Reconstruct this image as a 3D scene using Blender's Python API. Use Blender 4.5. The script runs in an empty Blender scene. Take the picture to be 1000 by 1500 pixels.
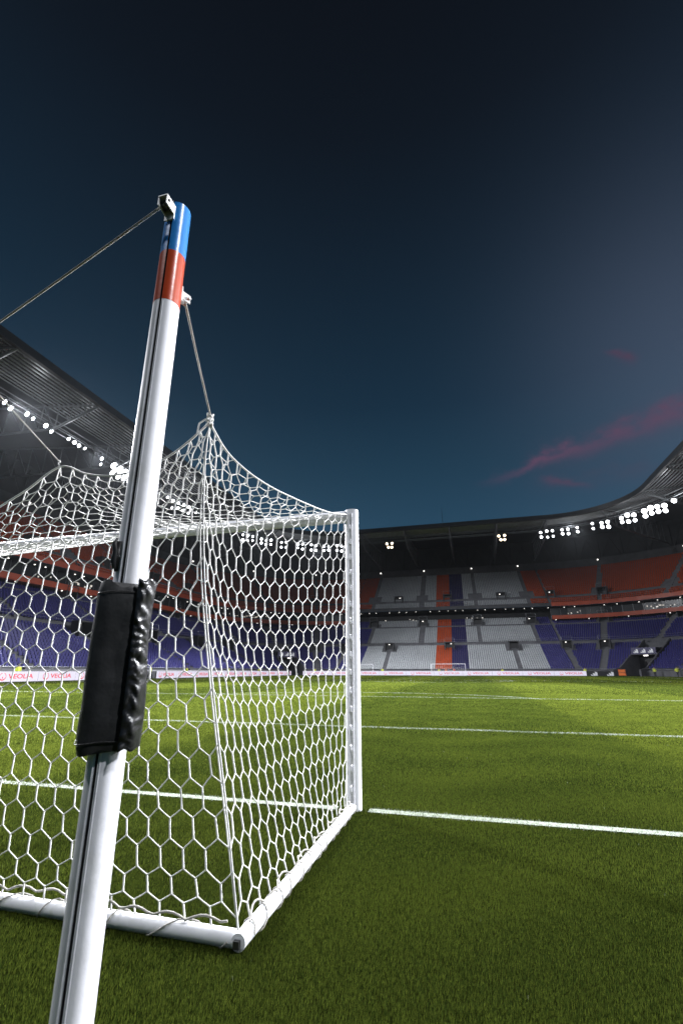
import bpy, math, random
import numpy as np
from mathutils import Vector, Matrix, noise as mnoise

rng = np.random.default_rng(7)
random.seed(7)
R = math.radians
sc = bpy.context.scene
COL = sc.collection

# ------------------------------------------------------------------ camera
CAM = Vector((4.72, -4.10, 1.058))
PITCH, YAW = R(19.45), R(15.094)
cam_data = bpy.data.cameras.new("camera")
cam = bpy.data.objects.new("camera", cam_data)
COL.objects.link(cam)
cam.location = CAM
cam.rotation_euler = (R(90) + PITCH, 0, YAW)
cam_data.sensor_fit = 'VERTICAL'
cam_data.sensor_height = 36.0
cam_data.lens = 658.72 / 1500 * 36.0
cam_data.clip_start = 0.05
cam_data.clip_end = 5000
cam_data.dof.use_dof = True
cam_data.dof.focus_distance = 3.1
cam_data.dof.aperture_fstop = 3.2
sc.camera = cam

# ------------------------------------------------------------------ materials
def mat(name, col, rough=0.6, metal=0.0, noise=0.0, nscale=8.0, bump=0.0, bscale=60.0, spec=0.5, dirt=None):
    m = bpy.data.materials.new(name); m.use_nodes = True
    nt = m.node_tree; b = nt.nodes['Principled BSDF']
    b.inputs['Base Color'].default_value = (*col, 1)
    b.inputs['Roughness'].default_value = rough
    b.inputs['Metallic'].default_value = metal
    b.inputs['Specular IOR Level'].default_value = spec
    if noise or bump:
        tc = nt.nodes.new('ShaderNodeTexCoord')
    if noise:
        n = nt.nodes.new('ShaderNodeTexNoise'); n.inputs['Scale'].default_value = nscale
        n.inputs['Detail'].default_value = 8; n.inputs['Roughness'].default_value = 0.65
        nt.links.new(tc.outputs['Object'], n.inputs['Vector'])
        mr = nt.nodes.new('ShaderNodeMapRange')
        mr.inputs['From Min'].default_value = 0.3; mr.inputs['From Max'].default_value = 0.7
        mr.inputs['To Min'].default_value = 1 - noise; mr.inputs['To Max'].default_value = 1 + noise * 0.6
        nt.links.new(n.outputs['Fac'], mr.inputs['Value'])
        mx = nt.nodes.new('ShaderNodeMix'); mx.data_type = 'RGBA'; mx.blend_type = 'MULTIPLY'
        mx.inputs['Factor'].default_value = 1
        mx.inputs[6].default_value = (*col, 1)
        nt.links.new(mr.outputs['Result'], mx.inputs[7])
        out = mx.outputs[2]
        if dirt:
            n3 = nt.nodes.new('ShaderNodeTexNoise'); n3.inputs['Scale'].default_value = nscale * 2.3
            n3.inputs['Detail'].default_value = 6
            nt.links.new(tc.outputs['Object'], n3.inputs['Vector'])
            m3 = nt.nodes.new('ShaderNodeMapRange')
            m3.inputs['From Min'].default_value = 0.55; m3.inputs['From Max'].default_value = 0.75
            m3.inputs['To Max'].default_value = 0.6
            nt.links.new(n3.outputs['Fac'], m3.inputs['Value'])
            mm = nt.nodes.new('ShaderNodeMix'); mm.data_type = 'RGBA'
            nt.links.new(m3.outputs['Result'], mm.inputs['Factor'])
            nt.links.new(out, mm.inputs[6]); mm.inputs[7].default_value = (*dirt, 1)
            out = mm.outputs[2]
        nt.links.new(out, b.inputs['Base Color'])
    if bump:
        n2 = nt.nodes.new('ShaderNodeTexNoise'); n2.inputs['Scale'].default_value = bscale
        n2.inputs['Detail'].default_value = 6
        nt.links.new(tc.outputs['Object'], n2.inputs['Vector'])
        bp = nt.nodes.new('ShaderNodeBump'); bp.inputs['Strength'].default_value = bump
        bp.inputs['Distance'].default_value = 0.02
        nt.links.new(n2.outputs['Fac'], bp.inputs['Height'])
        nt.links.new(bp.outputs['Normal'], b.inputs['Normal'])
    return m

def emit(name, col, strength, base=.8):
    base = base if isinstance(base, tuple) else (base,) * 3
    m = bpy.data.materials.new(name); m.use_nodes = True
    nt = m.node_tree; b = nt.nodes['Principled BSDF']
    b.inputs['Base Color'].default_value = (*base, 1)
    b.inputs['Emission Color'].default_value = (*col, 1)
    b.inputs['Emission Strength'].default_value = strength
    m.cycles.emission_sampling = 'NONE'
    return m

M = {}
M['white_paint'] = mat('white powder coat', (0.76, 0.76, 0.80), 0.52, noise=0.08, nscale=4, bump=0.05, bscale=25, dirt=(0.50, 0.50, 0.47))
M['bar_paint'] = mat('ground bar paint with grass stains', (0.72, 0.72, 0.75), 0.45, noise=0.10, nscale=7, bump=0.05, bscale=30, dirt=(0.34, 0.36, 0.27))
M['post_paint'] = mat('white post paint', (0.78, 0.78, 0.82), 0.4, noise=0.05, nscale=6, bump=0.03, bscale=20)
M['channel'] = mat('channel shade', (0.66, 0.66, 0.67), 0.5, noise=0.3, nscale=30)
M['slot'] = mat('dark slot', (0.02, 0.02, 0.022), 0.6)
M['cord'] = mat('net cord', (0.76, 0.75, 0.73), 0.75, noise=0.12, nscale=40)
M['rope'] = mat('grey rope', (0.42, 0.40, 0.36), 0.8, noise=0.3, nscale=120, bump=0.5, bscale=250)
M['blue_tape'] = mat('blue tape', (0.02, 0.20, 0.55), 0.3, noise=0.12, nscale=30, bump=0.04, bscale=40)
M['red_tape'] = mat('red tape', (0.46, 0.055, 0.014), 0.3, noise=0.12, nscale=30, bump=0.04, bscale=40)
M['vinyl'] = mat('black vinyl', (0.019, 0.019, 0.020), 0.55, noise=0.5, nscale=11, bump=0.25, bscale=14, spec=0.45)
M['vinyl_gloss'] = mat('glossy black vinyl', (0.014, 0.014, 0.015), 0.3, bump=0.15, bscale=30, spec=0.6)
M['zinc'] = mat('painted bracket metal', (0.72, 0.72, 0.72), 0.5, metal=0.0, noise=0.4, nscale=60, dirt=(0.12, 0.11, 0.10))
M['black_plastic'] = mat('black plastic', (0.015, 0.015, 0.016), 0.4)
M['concrete'] = mat('terrace concrete', (0.12, 0.12, 0.13), 0.85, noise=0.3, nscale=0.6)
M['concrete_dark'] = mat('dark concrete', (0.07, 0.07, 0.075), 0.85, noise=0.3, nscale=0.5)
M['wall_dark'] = mat('charcoal cladding', (0.032, 0.033, 0.034), 0.8, noise=0.25, nscale=0.3)
M['soffit'] = mat('dark soffit', (0.03, 0.03, 0.033), 0.7, noise=0.2, nscale=0.3)
M['roof_sheet'] = mat('roof sheeting', (0.030, 0.032, 0.037), 0.5, noise=0.3, nscale=0.4)
M['roof_clear'] = mat('smoked roof glazing', (0.035, 0.038, 0.046), 0.25, noise=0.3, nscale=0.6)
M['steel'] = mat('grey truss steel', (0.22, 0.23, 0.24), 0.4, metal=0.4, noise=0.2, nscale=1.0)
M['edge'] = mat('roof edge metal', (0.022, 0.021, 0.021), 0.5, noise=0.2, nscale=1.0)
M['purlin'] = mat('galvanised purlin', (0.42, 0.43, 0.45), 0.35, metal=0.3, noise=0.3, nscale=1.2)
M['glass'] = mat('dark box glass', (0.02, 0.022, 0.025), 0.3, spec=0.25)
M['orange_panel'] = mat('orange fascia', (0.44, 0.06, 0.014), 0.5, noise=0.2, nscale=0.5)
M['seat_blue'] = mat('blue seat plastic', (0.038, 0.035, 0.17), 0.34, noise=0.12, nscale=0.2)
M['seat_white'] = mat('white seat plastic', (0.43, 0.45, 0.465), 0.38, noise=0.1, nscale=0.2)
M['seat_red'] = mat('red seat plastic', (0.48, 0.068, 0.013), 0.38, noise=0.12, nscale=0.2)
M['seat_navy'] = mat('navy seat plastic', (0.022, 0.018, 0.095), 0.35, noise=0.12, nscale=0.2)
M['board'] = emit('lit white board', (0.80, 0.75, 0.92), 0.85, .10)
M['board_red'] = emit('lit red lettering', (0.80, 0.045, 0.08), 0.75, (.2,.02,.03))
M['board_pink'] = emit('lit faded lettering', (0.85, 0.20, 0.30), 0.66, (.2,.05,.07))
M['logo_white'] = emit('white mark', (0.75, 0.78, 0.85), 0.45, .3)
M['board_frame'] = mat('board frame', (0.02, 0.02, 0.022), 0.5)
M['lens'] = emit('floodlight lens', (0.92, 0.95, 1.0), 7.0)
M['lens_warm'] = emit('warm lamp lens', (1.0, 0.80, 0.55), 5.0)
M['lamp_dot'] = emit('small white lamp', (1.0, 0.96, 0.9), 2.5)
M['glow_panel'] = emit('glint panel', (1.0, 0.90, 0.76), 0.6)
M['skin'] = mat('skin', (0.42, 0.26, 0.18), 0.55)
M['hivis'] = mat('hi-vis fabric', (0.62, 0.70, 0.06), 0.6, noise=0.2, nscale=10)
M['dark_cloth'] = mat('dark cloth', (0.02, 0.02, 0.025), 0.8)
M['red_cloth'] = mat('red cloth', (0.55, 0.05, 0.03), 0.7)
M['orange_cloth'] = mat('orange cloth', (0.75, 0.17, 0.03), 0.7)
M['hair'] = mat('hair', (0.02, 0.014, 0.01), 0.7)
M['line_paint'] = mat('pitch line paint', (0.26, 0.29, 0.23), 0.85, noise=0.5, nscale=30, dirt=(0.04, 0.06, 0.01))
M['metal_post'] = mat('thin galvanised rail', (0.35, 0.36, 0.38), 0.4, metal=0.6)

# ------------------------------------------------------------------ mesh builder
class MB:
    def __init__(s): s.v = []; s.f = []; s.m = []
    def add(s, vs, fs, mi=0):
        o = len(s.v); s.v.extend([tuple(p) for p in vs])
        s.f.extend([tuple(i + o for i in f) for f in fs]); s.m.extend([mi] * len(fs)); return s
    def box(s, c, size, mi=0, rot=None):
        x, y, z = [a / 2 for a in size]; c = Vector(c)
        vs = [Vector((i * x, j * y, k * z)) for i in (-1, 1) for j in (-1, 1) for k in (-1, 1)]
        if rot is not None: vs = [rot @ p for p in vs]
        vs = [p + c for p in vs]
        return s.add(vs, [(0, 1, 3, 2), (4, 6, 7, 5), (0, 4, 5, 1), (2, 3, 7, 6), (0, 2, 6, 4), (1, 5, 7, 3)], mi)
    def rings(s, rings, mi=0, closed=False, cap=True):
        n = len(rings[0]); vs = [p for r in rings for p in r]; fs = []
        k = len(rings)
        for i in range(k if closed else k - 1):
            a = i * n; b = ((i + 1) % k) * n
            for j in range(n):
                j2 = (j + 1) % n; fs.append((a + j, a + j2, b + j2, b + j))
        if cap and not closed:
            # end caps get corners of their own so the sides keep their own normals
            s.add(rings[0], [tuple(range(n - 1, -1, -1))], mi); s.add(rings[-1], [tuple(range(n))], mi)
        return s.add(vs, fs, mi)
    def path(s, pts, r, n=8, mi=0, closed=False, cap=True):
        pts = [Vector(p) for p in pts]; k = len(pts); rr = r if hasattr(r, '__len__') else [r] * k
        T = []
        for i in range(k):
            a = pts[(i - 1) % k] if (closed or i > 0) else pts[i]
            b = pts[(i + 1) % k] if (closed or i < k - 1) else pts[i]
            t = (b - a); T.append(t.normalized() if t.length > 1e-9 else Vector((0, 0, 1)))
        up = Vector((0, 0, 1)) if abs(T[0].z) < 0.95 else Vector((1, 0, 0))
        N = (up - T[0] * up.dot(T[0])).normalized(); rings = []
        for i in range(k):
            N = N - T[i] * N.dot(T[i])
            N = N.normalized() if N.length > 1e-6 else T[i].orthogonal().normalized()
            B = T[i].cross(N)
            rings.append([pts[i] + (N * math.cos(2 * math.pi * j / n) + B * math.sin(2 * math.pi * j / n)) * rr[i] for j in range(n)])
        return s.rings(rings, mi, closed, cap)
    def tube(s, a, b, r, n=8, mi=0): return s.path([a, b], r, n, mi)
    def build(s, name, mats, parent=None, smooth=False):
        me = bpy.data.meshes.new(name)
        me.from_pydata(s.v, [], s.f)
        for m in (mats if isinstance(mats, (list, tuple)) else [mats]): me.materials.append(m)
        me.polygons.foreach_set('material_index', s.m)
        if smooth: me.polygons.foreach_set('use_smooth', [True] * len(s.f))
        me.update()
        o = bpy.data.objects.new(name, me); COL.objects.link(o)
        if parent is not None: o.parent = parent
        return o

def np_mesh(name, V, F, mi, mats, parent=None, smooth=False, attr=None):
    """V (n,3), F (m,k) with constant k"""
    me = bpy.data.meshes.new(name)
    m, k = F.shape
    me.vertices.add(len(V)); me.vertices.foreach_set('co', V.astype(np.float32).ravel())
    me.loops.add(m * k); me.loops.foreach_set('vertex_index', F.astype(np.int32).ravel())
    me.polygons.add(m)
    me.polygons.foreach_set('loop_start', (np.arange(m) * k).astype(np.int32))
    for a in mats: me.materials.append(a)
    me.polygons.foreach_set('material_index', mi.astype(np.int32))
    if smooth: me.polygons.foreach_set('use_smooth', np.ones(m, dtype=bool))
    if attr is not None:
        a = me.attributes.new('tint', 'FLOAT', 'POINT'); a.data.foreach_set('value', attr.astype(np.float32))
    me.update(calc_edges=True); me.validate()
    o = bpy.data.objects.new(name, me); COL.objects.link(o)
    if parent is not None: o.parent = parent
    return o

def empty(name, loc=(0, 0, 0), rz=0.0):
    o = bpy.data.objects.new(name, None); COL.objects.link(o)
    o.location = loc; o.rotation_euler = (0, 0, rz); o.empty_display_size = 0.2
    return o
def tag(o, label=None, cat=None, group=None, kind=None):
    if label: o['label'] = label
    if cat: o['category'] = cat
    if group: o['group'] = group
    if kind: o['kind'] = kind
    return o
def copy_tree(o, parent=None):
    c = o.copy(); COL.objects.link(c)
    if parent is not None: c.parent = parent
    for ch in list(o.children): copy_tree(ch, c)
    return c
def at_origin(o, loc):
    """shift a world-built child mesh under an empty at loc"""
    o.matrix_parent_inverse = Matrix.Translation(-Vector(loc)); return o

# ------------------------------------------------------------------ world / sky
w = bpy.data.worlds.new("World"); sc.world = w; w.use_nodes = True
nt = w.node_tree; nt.nodes.clear()
N = nt.nodes.new; L = nt.links.new
out = N('ShaderNodeOutputWorld'); bg = N('ShaderNodeBackground'); L(bg.outputs[0], out.inputs[0])
SUN_EL, SUN_AZ = R(-2.5), R(58)       # sun already set, beyond the right-hand side stand
sky = N('ShaderNodeTexSky'); sky.sky_type = 'NISHITA'; sky.sun_disc = False
sky.sun_elevation = SUN_EL; sky.sun_rotation = SUN_AZ
sky.air_density = 1.0; sky.dust_density = 0.4; sky.ozone_density = 4.0
tc = N('ShaderNodeTexCoord'); sep = N('ShaderNodeSeparateXYZ'); L(tc.outputs['Generated'], sep.inputs[0])
ramp = N('ShaderNodeValToRGB'); L(sep.outputs['Z'], ramp.inputs[0])
els = ramp.color_ramp.elements
stops = [(0.0, (0.030, 0.076, 0.130)), (0.30, (0.0175, 0.0580, 0.104)), (0.40, (0.0120, 0.0430, 0.078)), (0.534, (0.0074, 0.0265, 0.051)),
         (0.737, (0.0060, 0.0155, 0.0290)), (0.86, (0.0048, 0.0086, 0.0150)), (1.0, (0.0036, 0.0042, 0.0062))]
els[0].position = stops[0][0]; els[0].color = (*stops[0][1], 1)
els[1].position = stops[-1][0]; els[1].color = (*stops[-1][1], 1)
for p, c in stops[1:-1]:
    e = els.new(p); e.color = (*c, 1)
def vmath(op, a=None, b=None):
    n = N('ShaderNodeVectorMath'); n.operation = op
    for i, x in enumerate((a, b)):
        if x is None: continue
        if isinstance(x, (tuple, list, Vector)): n.inputs[i].default_value = tuple(x)
        else: L(x, n.inputs[i])
    return n
def fmath(op, a=None, b=None, c=None, clamp=False):
    n = N('ShaderNodeMath'); n.operation = op; n.use_clamp = clamp
    for i, x in enumerate((a, b, c)):
        if x is None: continue
        if isinstance(x, (int, float)): n.inputs[i].default_value = x
        else: L(x, n.inputs[i])
    return n.outputs[0]
# afterglow towards the sunset side
glowdir = Vector((0.42, 0.72, 0.50)).normalized()
dg = vmath('DOT_PRODUCT', tc.outputs['Generated'], glowdir).outputs['Value']
gl = fmath('POWER', fmath('MAXIMUM', dg, 0.0), 28.0)
mixg = N('ShaderNodeMix'); mixg.data_type = 'RGBA'; mixg.blend_type = 'ADD'
L(fmath('MULTIPLY', gl, 1.0), mixg.inputs['Factor']); L(ramp.outputs[0], mixg.inputs[6]); mixg.inputs[7].default_value = (0.034, 0.038, 0.056, 1)
mixs = N('ShaderNodeMix'); mixs.data_type = 'RGBA'; mixs.blend_type = 'ADD'
mixs.inputs['Factor'].default_value = 0.004
L(mixg.outputs[2], mixs.inputs[6]); L(sky.outputs[0], mixs.inputs[7])
# pink clouds: streaks along great circles, broken up by noise
noise = N('ShaderNodeTexNoise'); noise.inputs['Scale'].default_value = 14; noise.inputs['Detail'].default_value = 8
noise.inputs['Roughness'].default_value = 0.62
mp = N('ShaderNodeMapping'); mp.inputs['Scale'].default_value = (1.0, 1.0, 1.6)
L(tc.outputs['Generated'], mp.inputs['Vector']); L(mp.outputs[0], noise.inputs['Vector'])
nz = fmath('SUBTRACT', noise.outputs['Fac'], 0.5)
cur = mixs.outputs[2]
def streak(a, b, w0, w1, amp, col, warp=0.03, e0=0.10, e1=0.08, thr=0.30):
    """cloud streak from direction a to b (unit vectors), half-widths w0..w1"""
    global cur
    a = Vector(a).normalized(); b = Vector(b).normalized(); n = a.cross(b).normalized(); t = n.cross(a).normalized()
    ang = math.acos(max(-1, min(1, a.dot(b))))
    dn = vmath('DOT_PRODUCT', tc.outputs['Generated'], n).outputs['Value']
    dn = fmath('ADD', dn, fmath('MULTIPLY', nz, warp))
    s = fmath('DIVIDE', fmath('ARCTAN2', vmath('DOT_PRODUCT', tc.outputs['Generated'], t).outputs['Value'],
                              vmath('DOT_PRODUCT', tc.outputs['Generated'], a).outputs['Value']), ang)
    wd = fmath('ADD', fmath('MULTIPLY', s, w1 - w0), w0)
    q = fmath('DIVIDE', dn, wd)
    prof = fmath('POWER', 2.718, fmath('MULTIPLY', fmath('MULTIPLY', q, q), -1.0))
    ends = N('ShaderNodeMapRange'); ends.interpolation_type = 'SMOOTHSTEP'; L(s, ends.inputs['Value'])
    ends.inputs['From Min'].default_value = 0.0; ends.inputs['From Max'].default_value = e0
    ende = N('ShaderNodeMapRange'); ende.interpolation_type = 'SMOOTHSTEP'; L(s, ende.inputs['Value'])
    ende.inputs['From Min'].default_value = 1.0; ende.inputs['From Max'].default_value = 1.0 - e1
    br = N('ShaderNodeMapRange'); L(noise.outputs['Fac'], br.inputs['Value'])
    br.inputs['From Min'].default_value = thr; br.inputs['From Max'].default_value = 0.70
    f = fmath('MULTIPLY', fmath('MULTIPLY', prof, ends.outputs[0]), fmath('MULTIPLY', ende.outputs[0], br.outputs[0]))
    f = fmath('MULTIPLY', f, amp, clamp=True)
    mx = N('ShaderNodeMix'); mx.data_type = 'RGBA'; L(f, mx.inputs['Factor']); L(cur, mx.inputs[6]); mx.inputs[7].default_value = (*col, 1)
    cur = mx.outputs[2]
PINK = (0.100, 0.058, 0.108)
streak((0.030, 0.928, 0.366), (0.45, 0.785, 0.432), .008, .021, 1.3, PINK, warp=.07, e0=.35, e1=.02, thr=.22)
streak((0.10, 0.915, 0.380), (0.45, 0.785, 0.420), .028, .040, .35, (0.060, 0.056, 0.090), warp=.06, e0=.4, e1=.05, thr=.25)
streak((0.281, 0.781, 0.562), (0.340, 0.783, 0.514), .004, .010, 1.0, (0.075, 0.045, 0.082), warp=.04, e0=.3, e1=.4, thr=.30)
streak((0.160, 0.917, 0.367), (0.275, 0.902, 0.332), .008, .006, .9, (0.085, 0.050, 0.095), warp=.04, e0=.3, e1=.5, thr=.30)
streak((0.12, 0.915, 0.350), (0.40, 0.86, 0.345), .016, .022, .35, (0.065, 0.055, 0.090), warp=.06, e0=.4, e1=.3, thr=.30)
L(cur, bg.inputs['Color']); bg.inputs['Strength'].default_value = 1.0

sun = bpy.data.lights.new("sun", 'SUN'); sun.energy = 0.02; sun.angle = R(10); sun.color = (1.0, 0.8, 0.7)
so = bpy.data.objects.new("sun", sun); COL.objects.link(so); so.rotation_euler = (R(84), 0, -SUN_AZ + R(180))

# ------------------------------------------------------------------ pitch and ground
def ground_material():
    m = bpy.data.materials.new('mown turf'); m.use_nodes = True
    nt = m.node_tree; b = nt.nodes['Principled BSDF']; Nn = nt.nodes.new; Ll = nt.links.new
    g = Nn('ShaderNodeNewGeometry'); sp = Nn('ShaderNodeSeparateXYZ'); Ll(g.outputs['Position'], sp.inputs[0])
    def mth(op, a, bb=None, cc=None):
        n = Nn('ShaderNodeMath'); n.operation = op
        for i, x in enumerate((a, bb, cc)):
            if x is None: continue
            if isinstance(x, (int, float)): n.inputs[i].default_value = x
            else: Ll(x, n.inputs[i])
        return n.outputs[0]
    wob = Nn('ShaderNodeTexNoise'); wob.inputs['Scale'].default_value = 0.9; wob.inputs['Detail'].default_value = 4
    Ll(g.outputs['Position'], wob.inputs['Vector'])
    wv = mth('MULTIPLY', mth('SUBTRACT', wob.outputs['Fac'], 0.5), 0.9)
    fx = mth('FLOORED_MODULO', mth('FLOOR', mth('DIVIDE', mth('ADD', mth('ADD', sp.outputs['X'], wv), 80.4 - 0.3), 6.7)), 2.0)
    yy = mth('ADD', sp.outputs['Y'], wv)
    def smooth(x, a, bb):
        n = Nn('ShaderNodeMapRange'); n.interpolation_type = 'SMOOTHSTEP'; Ll(x, n.inputs['Value'])
        n.inputs['From Min'].default_value = a; n.inputs['From Max'].default_value = bb; return n.outputs[0]
    fy = mth('FLOORED_MODULO', mth('FLOOR', mth('DIVIDE', mth('ADD', yy, 55.0), 11.0)), 2.0)
    chk = fx  # mowing-band sheen painted as two ground tones
    n1 = Nn('ShaderNodeTexNoise'); n1.inputs['Scale'].default_value = 0.35; n1.inputs['Detail'].default_value = 8; n1.inputs['Roughness'].default_value = 0.7
    Ll(g.outputs['Position'], n1.inputs['Vector'])
    n2 = Nn('ShaderNodeTexNoise'); n2.inputs['Scale'].default_value = 45; n2.inputs['Detail'].default_value = 6; n2.inputs['Roughness'].default_value = 0.8
    Ll(g.outputs['Position'], n2.inputs['Vector'])
    mx = Nn('ShaderNodeMix'); mx.data_type = 'RGBA'; Ll(chk, mx.inputs['Factor'])
    mx.inputs[6].default_value = (0.012, 0.016, 0.003, 1); mx.inputs[7].default_value = (0.014, 0.018, 0.003, 1)
    f1 = Nn('ShaderNodeMapRange'); Ll(n1.outputs['Fac'], f1.inputs['Value'])
    f1.inputs['From Min'].default_value = 0.3; f1.inputs['From Max'].default_value = 0.7
    f1.inputs['To Min'].default_value = 0.82; f1.inputs['To Max'].default_value = 1.14
    f2 = Nn('ShaderNodeMapRange'); Ll(n2.outputs['Fac'], f2.inputs['Value'])
    f2.inputs['From Min'].default_value = 0.3; f2.inputs['From Max'].default_value = 0.7
    f2.inputs['To Min'].default_value = 0.45; f2.inputs['To Max'].default_value = 1.5
    m1 = Nn('ShaderNodeMix'); m1.data_type = 'RGBA'; m1.blend_type = 'MULTIPLY'; m1.inputs['Factor'].default_value = 1
    Ll(mx.outputs[2], m1.inputs[6]); Ll(mth('MULTIPLY', f1.outputs[0], f2.outputs[0]), m1.inputs[7])
    Ll(m1.outputs[2], b.inputs['Base Color'])
    b.inputs['Roughness'].default_value = 1.0; b.inputs['Specular IOR Level'].default_value = 0.0
    bp = Nn('ShaderNodeBump'); bp.inputs['Strength'].default_value = 0.8; bp.inputs['Distance'].default_value = 0.03
    Ll(n2.outputs['Fac'], bp.inputs['Height']); Ll(bp.outputs['Normal'], b.inputs['Normal'])
    return m
M['turf'] = ground_material()
g = MB(); g.add([(-400, -300, -0.02), (400, -300, -0.02), (400, 600, -0.02), (-400, 600, -0.02)], [(0, 1, 2, 3)])
tag(g.build('ground', M['concrete_dark']), 'dark paved ground under and around the stadium', 'ground', kind='structure')
g = MB(); g.add([(-42.2, -12, 0), (42.2, -12, 0), (42.2, 113.2, 0), (-42.2, 113.2, 0)], [(0, 1, 2, 3)])
tag(g.build('pitch', M['turf']), 'green mown football pitch with checkered mowing bands', 'pitch', kind='structure')

LW = 0.096
def in_line(x, y):
    """mask of points lying on a painted line"""
    h = LW / 2
    m = (np.abs(y) < h) & (np.abs(x) < 34)
    m &= ~((np.abs(x) > 3.58) & (np.abs(x) < 3.84))
    m |= (np.abs(y - 5.5) < h) & (np.abs(x) < 9.16)
    m |= (np.abs(y - 16.5) < h) & (np.abs(x) < 20.16)
    for xx, ym in ((9.16, 5.5), (20.16, 16.5)):
        m |= (np.abs(np.abs(x) - xx) < h) & (y > 0) & (y < ym)
    m |= ((x ** 2 + (y - 11) ** 2) < 0.11 ** 2)
    m |= (np.abs(np.hypot(x, y - 11) - 9.15) < h) & (y > 16.5)
    m |= (np.abs(np.hypot(x, y - 52.5) - 9.15) < h) | (np.abs(y - 52.5) < h) & (np.abs(x) < 34)
    m |= ((np.abs(y - 105) < h) | (np.abs(np.abs(x) - 34) < h)) & (np.abs(x) < 34.06) & (y < 105.06) & (y > 0)
    m |= (np.abs(y - 88.5) < h) & (np.abs(x) < 20.16) | (np.abs(y - 99.5) < h) & (np.abs(x) < 9.16)
    return m
lm = MB(); Z = 0.006
def line_rect(x0, y0, x1, y1, z=Z):
    lm.add([(x0, y0, z), (x1, y0, z), (x1, y1, z), (x0, y1, z)], [(0, 1, 2, 3)])
def hline(y, x0, x1): line_rect(x0, y - LW / 2, x1, y + LW / 2)
def vline(x, y0, y1): line_rect(x - LW / 2, y0, x + LW / 2, y1, Z + 0.003)
def arc(cx, cy, r, a0, a1, n=40):
    P = []
    for i in range(n + 1):
        a = R(a0 + (a1 - a0) * i / n)
        P.append((cx + (r - LW / 2) * math.cos(a), cy + (r - LW / 2) * math.sin(a), Z + 0.006)); P.append((cx + (r + LW / 2) * math.cos(a), cy + (r + LW / 2) * math.sin(a), Z + 0.006))
    lm.add(P, [(2 * i, 2 * i + 1, 2 * i + 3, 2 * i + 2) for i in range(n)])
hline(0, -34, -3.86); hline(0, -3.58, 3.58); hline(0, 3.84, 34); hline(105, -34, 34); hline(52.5, -34, 34)
vline(-34, 0, 105); vline(34, 0, 105)
for s, y0 in ((1, 0), (-1, 105)):
    hline(y0 + s * 5.5, -9.22, 9.22); hline(y0 + s * 16.5, -20.22, 20.22)
    for xx, d in ((9.16, 5.5), (20.16, 16.5)):
        for q in (-1, 1): vline(q * xx, min(y0, y0 + s * d), max(y0, y0 + s * d))
    a = math.degrees(math.acos(5.5 / 9.15))
    arc(0, y0 + s * 11, 9.15, 90 * s - a, 90 * s + a)
    arc(0, y0 + s * 11, 0.055, 0, 360, 16)
arc(0, 52.5, 9.15, 0, 360, 80)
tag(lm.build('pitch_markings', M['line_paint']), 'white painted lines on the football pitch', 'pitch markings', kind='structure')

# ---- grass blades near the camera (denser close by)
def blade_material(name, c0, c1):
    m = bpy.data.materials.new(name); m.use_nodes = True
    nt = m.node_tree; b = nt.nodes['Principled BSDF']
    at = nt.nodes.new('ShaderNodeAttribute'); at.attribute_name = 'tint'
    mx = nt.nodes.new('ShaderNodeMix'); mx.data_type = 'RGBA'
    mx.inputs[6].default_value = (*c0, 1); mx.inputs[7].default_value = (*c1, 1)
    nt.links.new(at.outputs['Fac'], mx.inputs['Factor'])
    nt.nodes.remove(b); df = nt.nodes.new('ShaderNodeBsdfDiffuse'); tr = nt.nodes.new('ShaderNodeBsdfTranslucent'); ms = nt.nodes.new('ShaderNodeMixShader')
    ms.inputs[0].default_value = 0.22; df.inputs['Roughness'].default_value = 0.4
    nt.links.new(mx.outputs[2], df.inputs['Color']); nt.links.new(mx.outputs[2], tr.inputs['Color'])
    nt.links.new(df.outputs[0], ms.inputs[1]); nt.links.new(tr.outputs[0], ms.inputs[2]); nt.links.new(ms.outputs[0], nt.nodes['Material Output'].inputs['Surface'])
    return m
M['blade'] = blade_material('grass blade', (0.013, 0.030, 0.007), (0.192, 0.232, 0.032))
M['blade_white'] = blade_material('painted blade', (0.22, 0.26, 0.19), (0.58, 0.60, 0.58))
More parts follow.
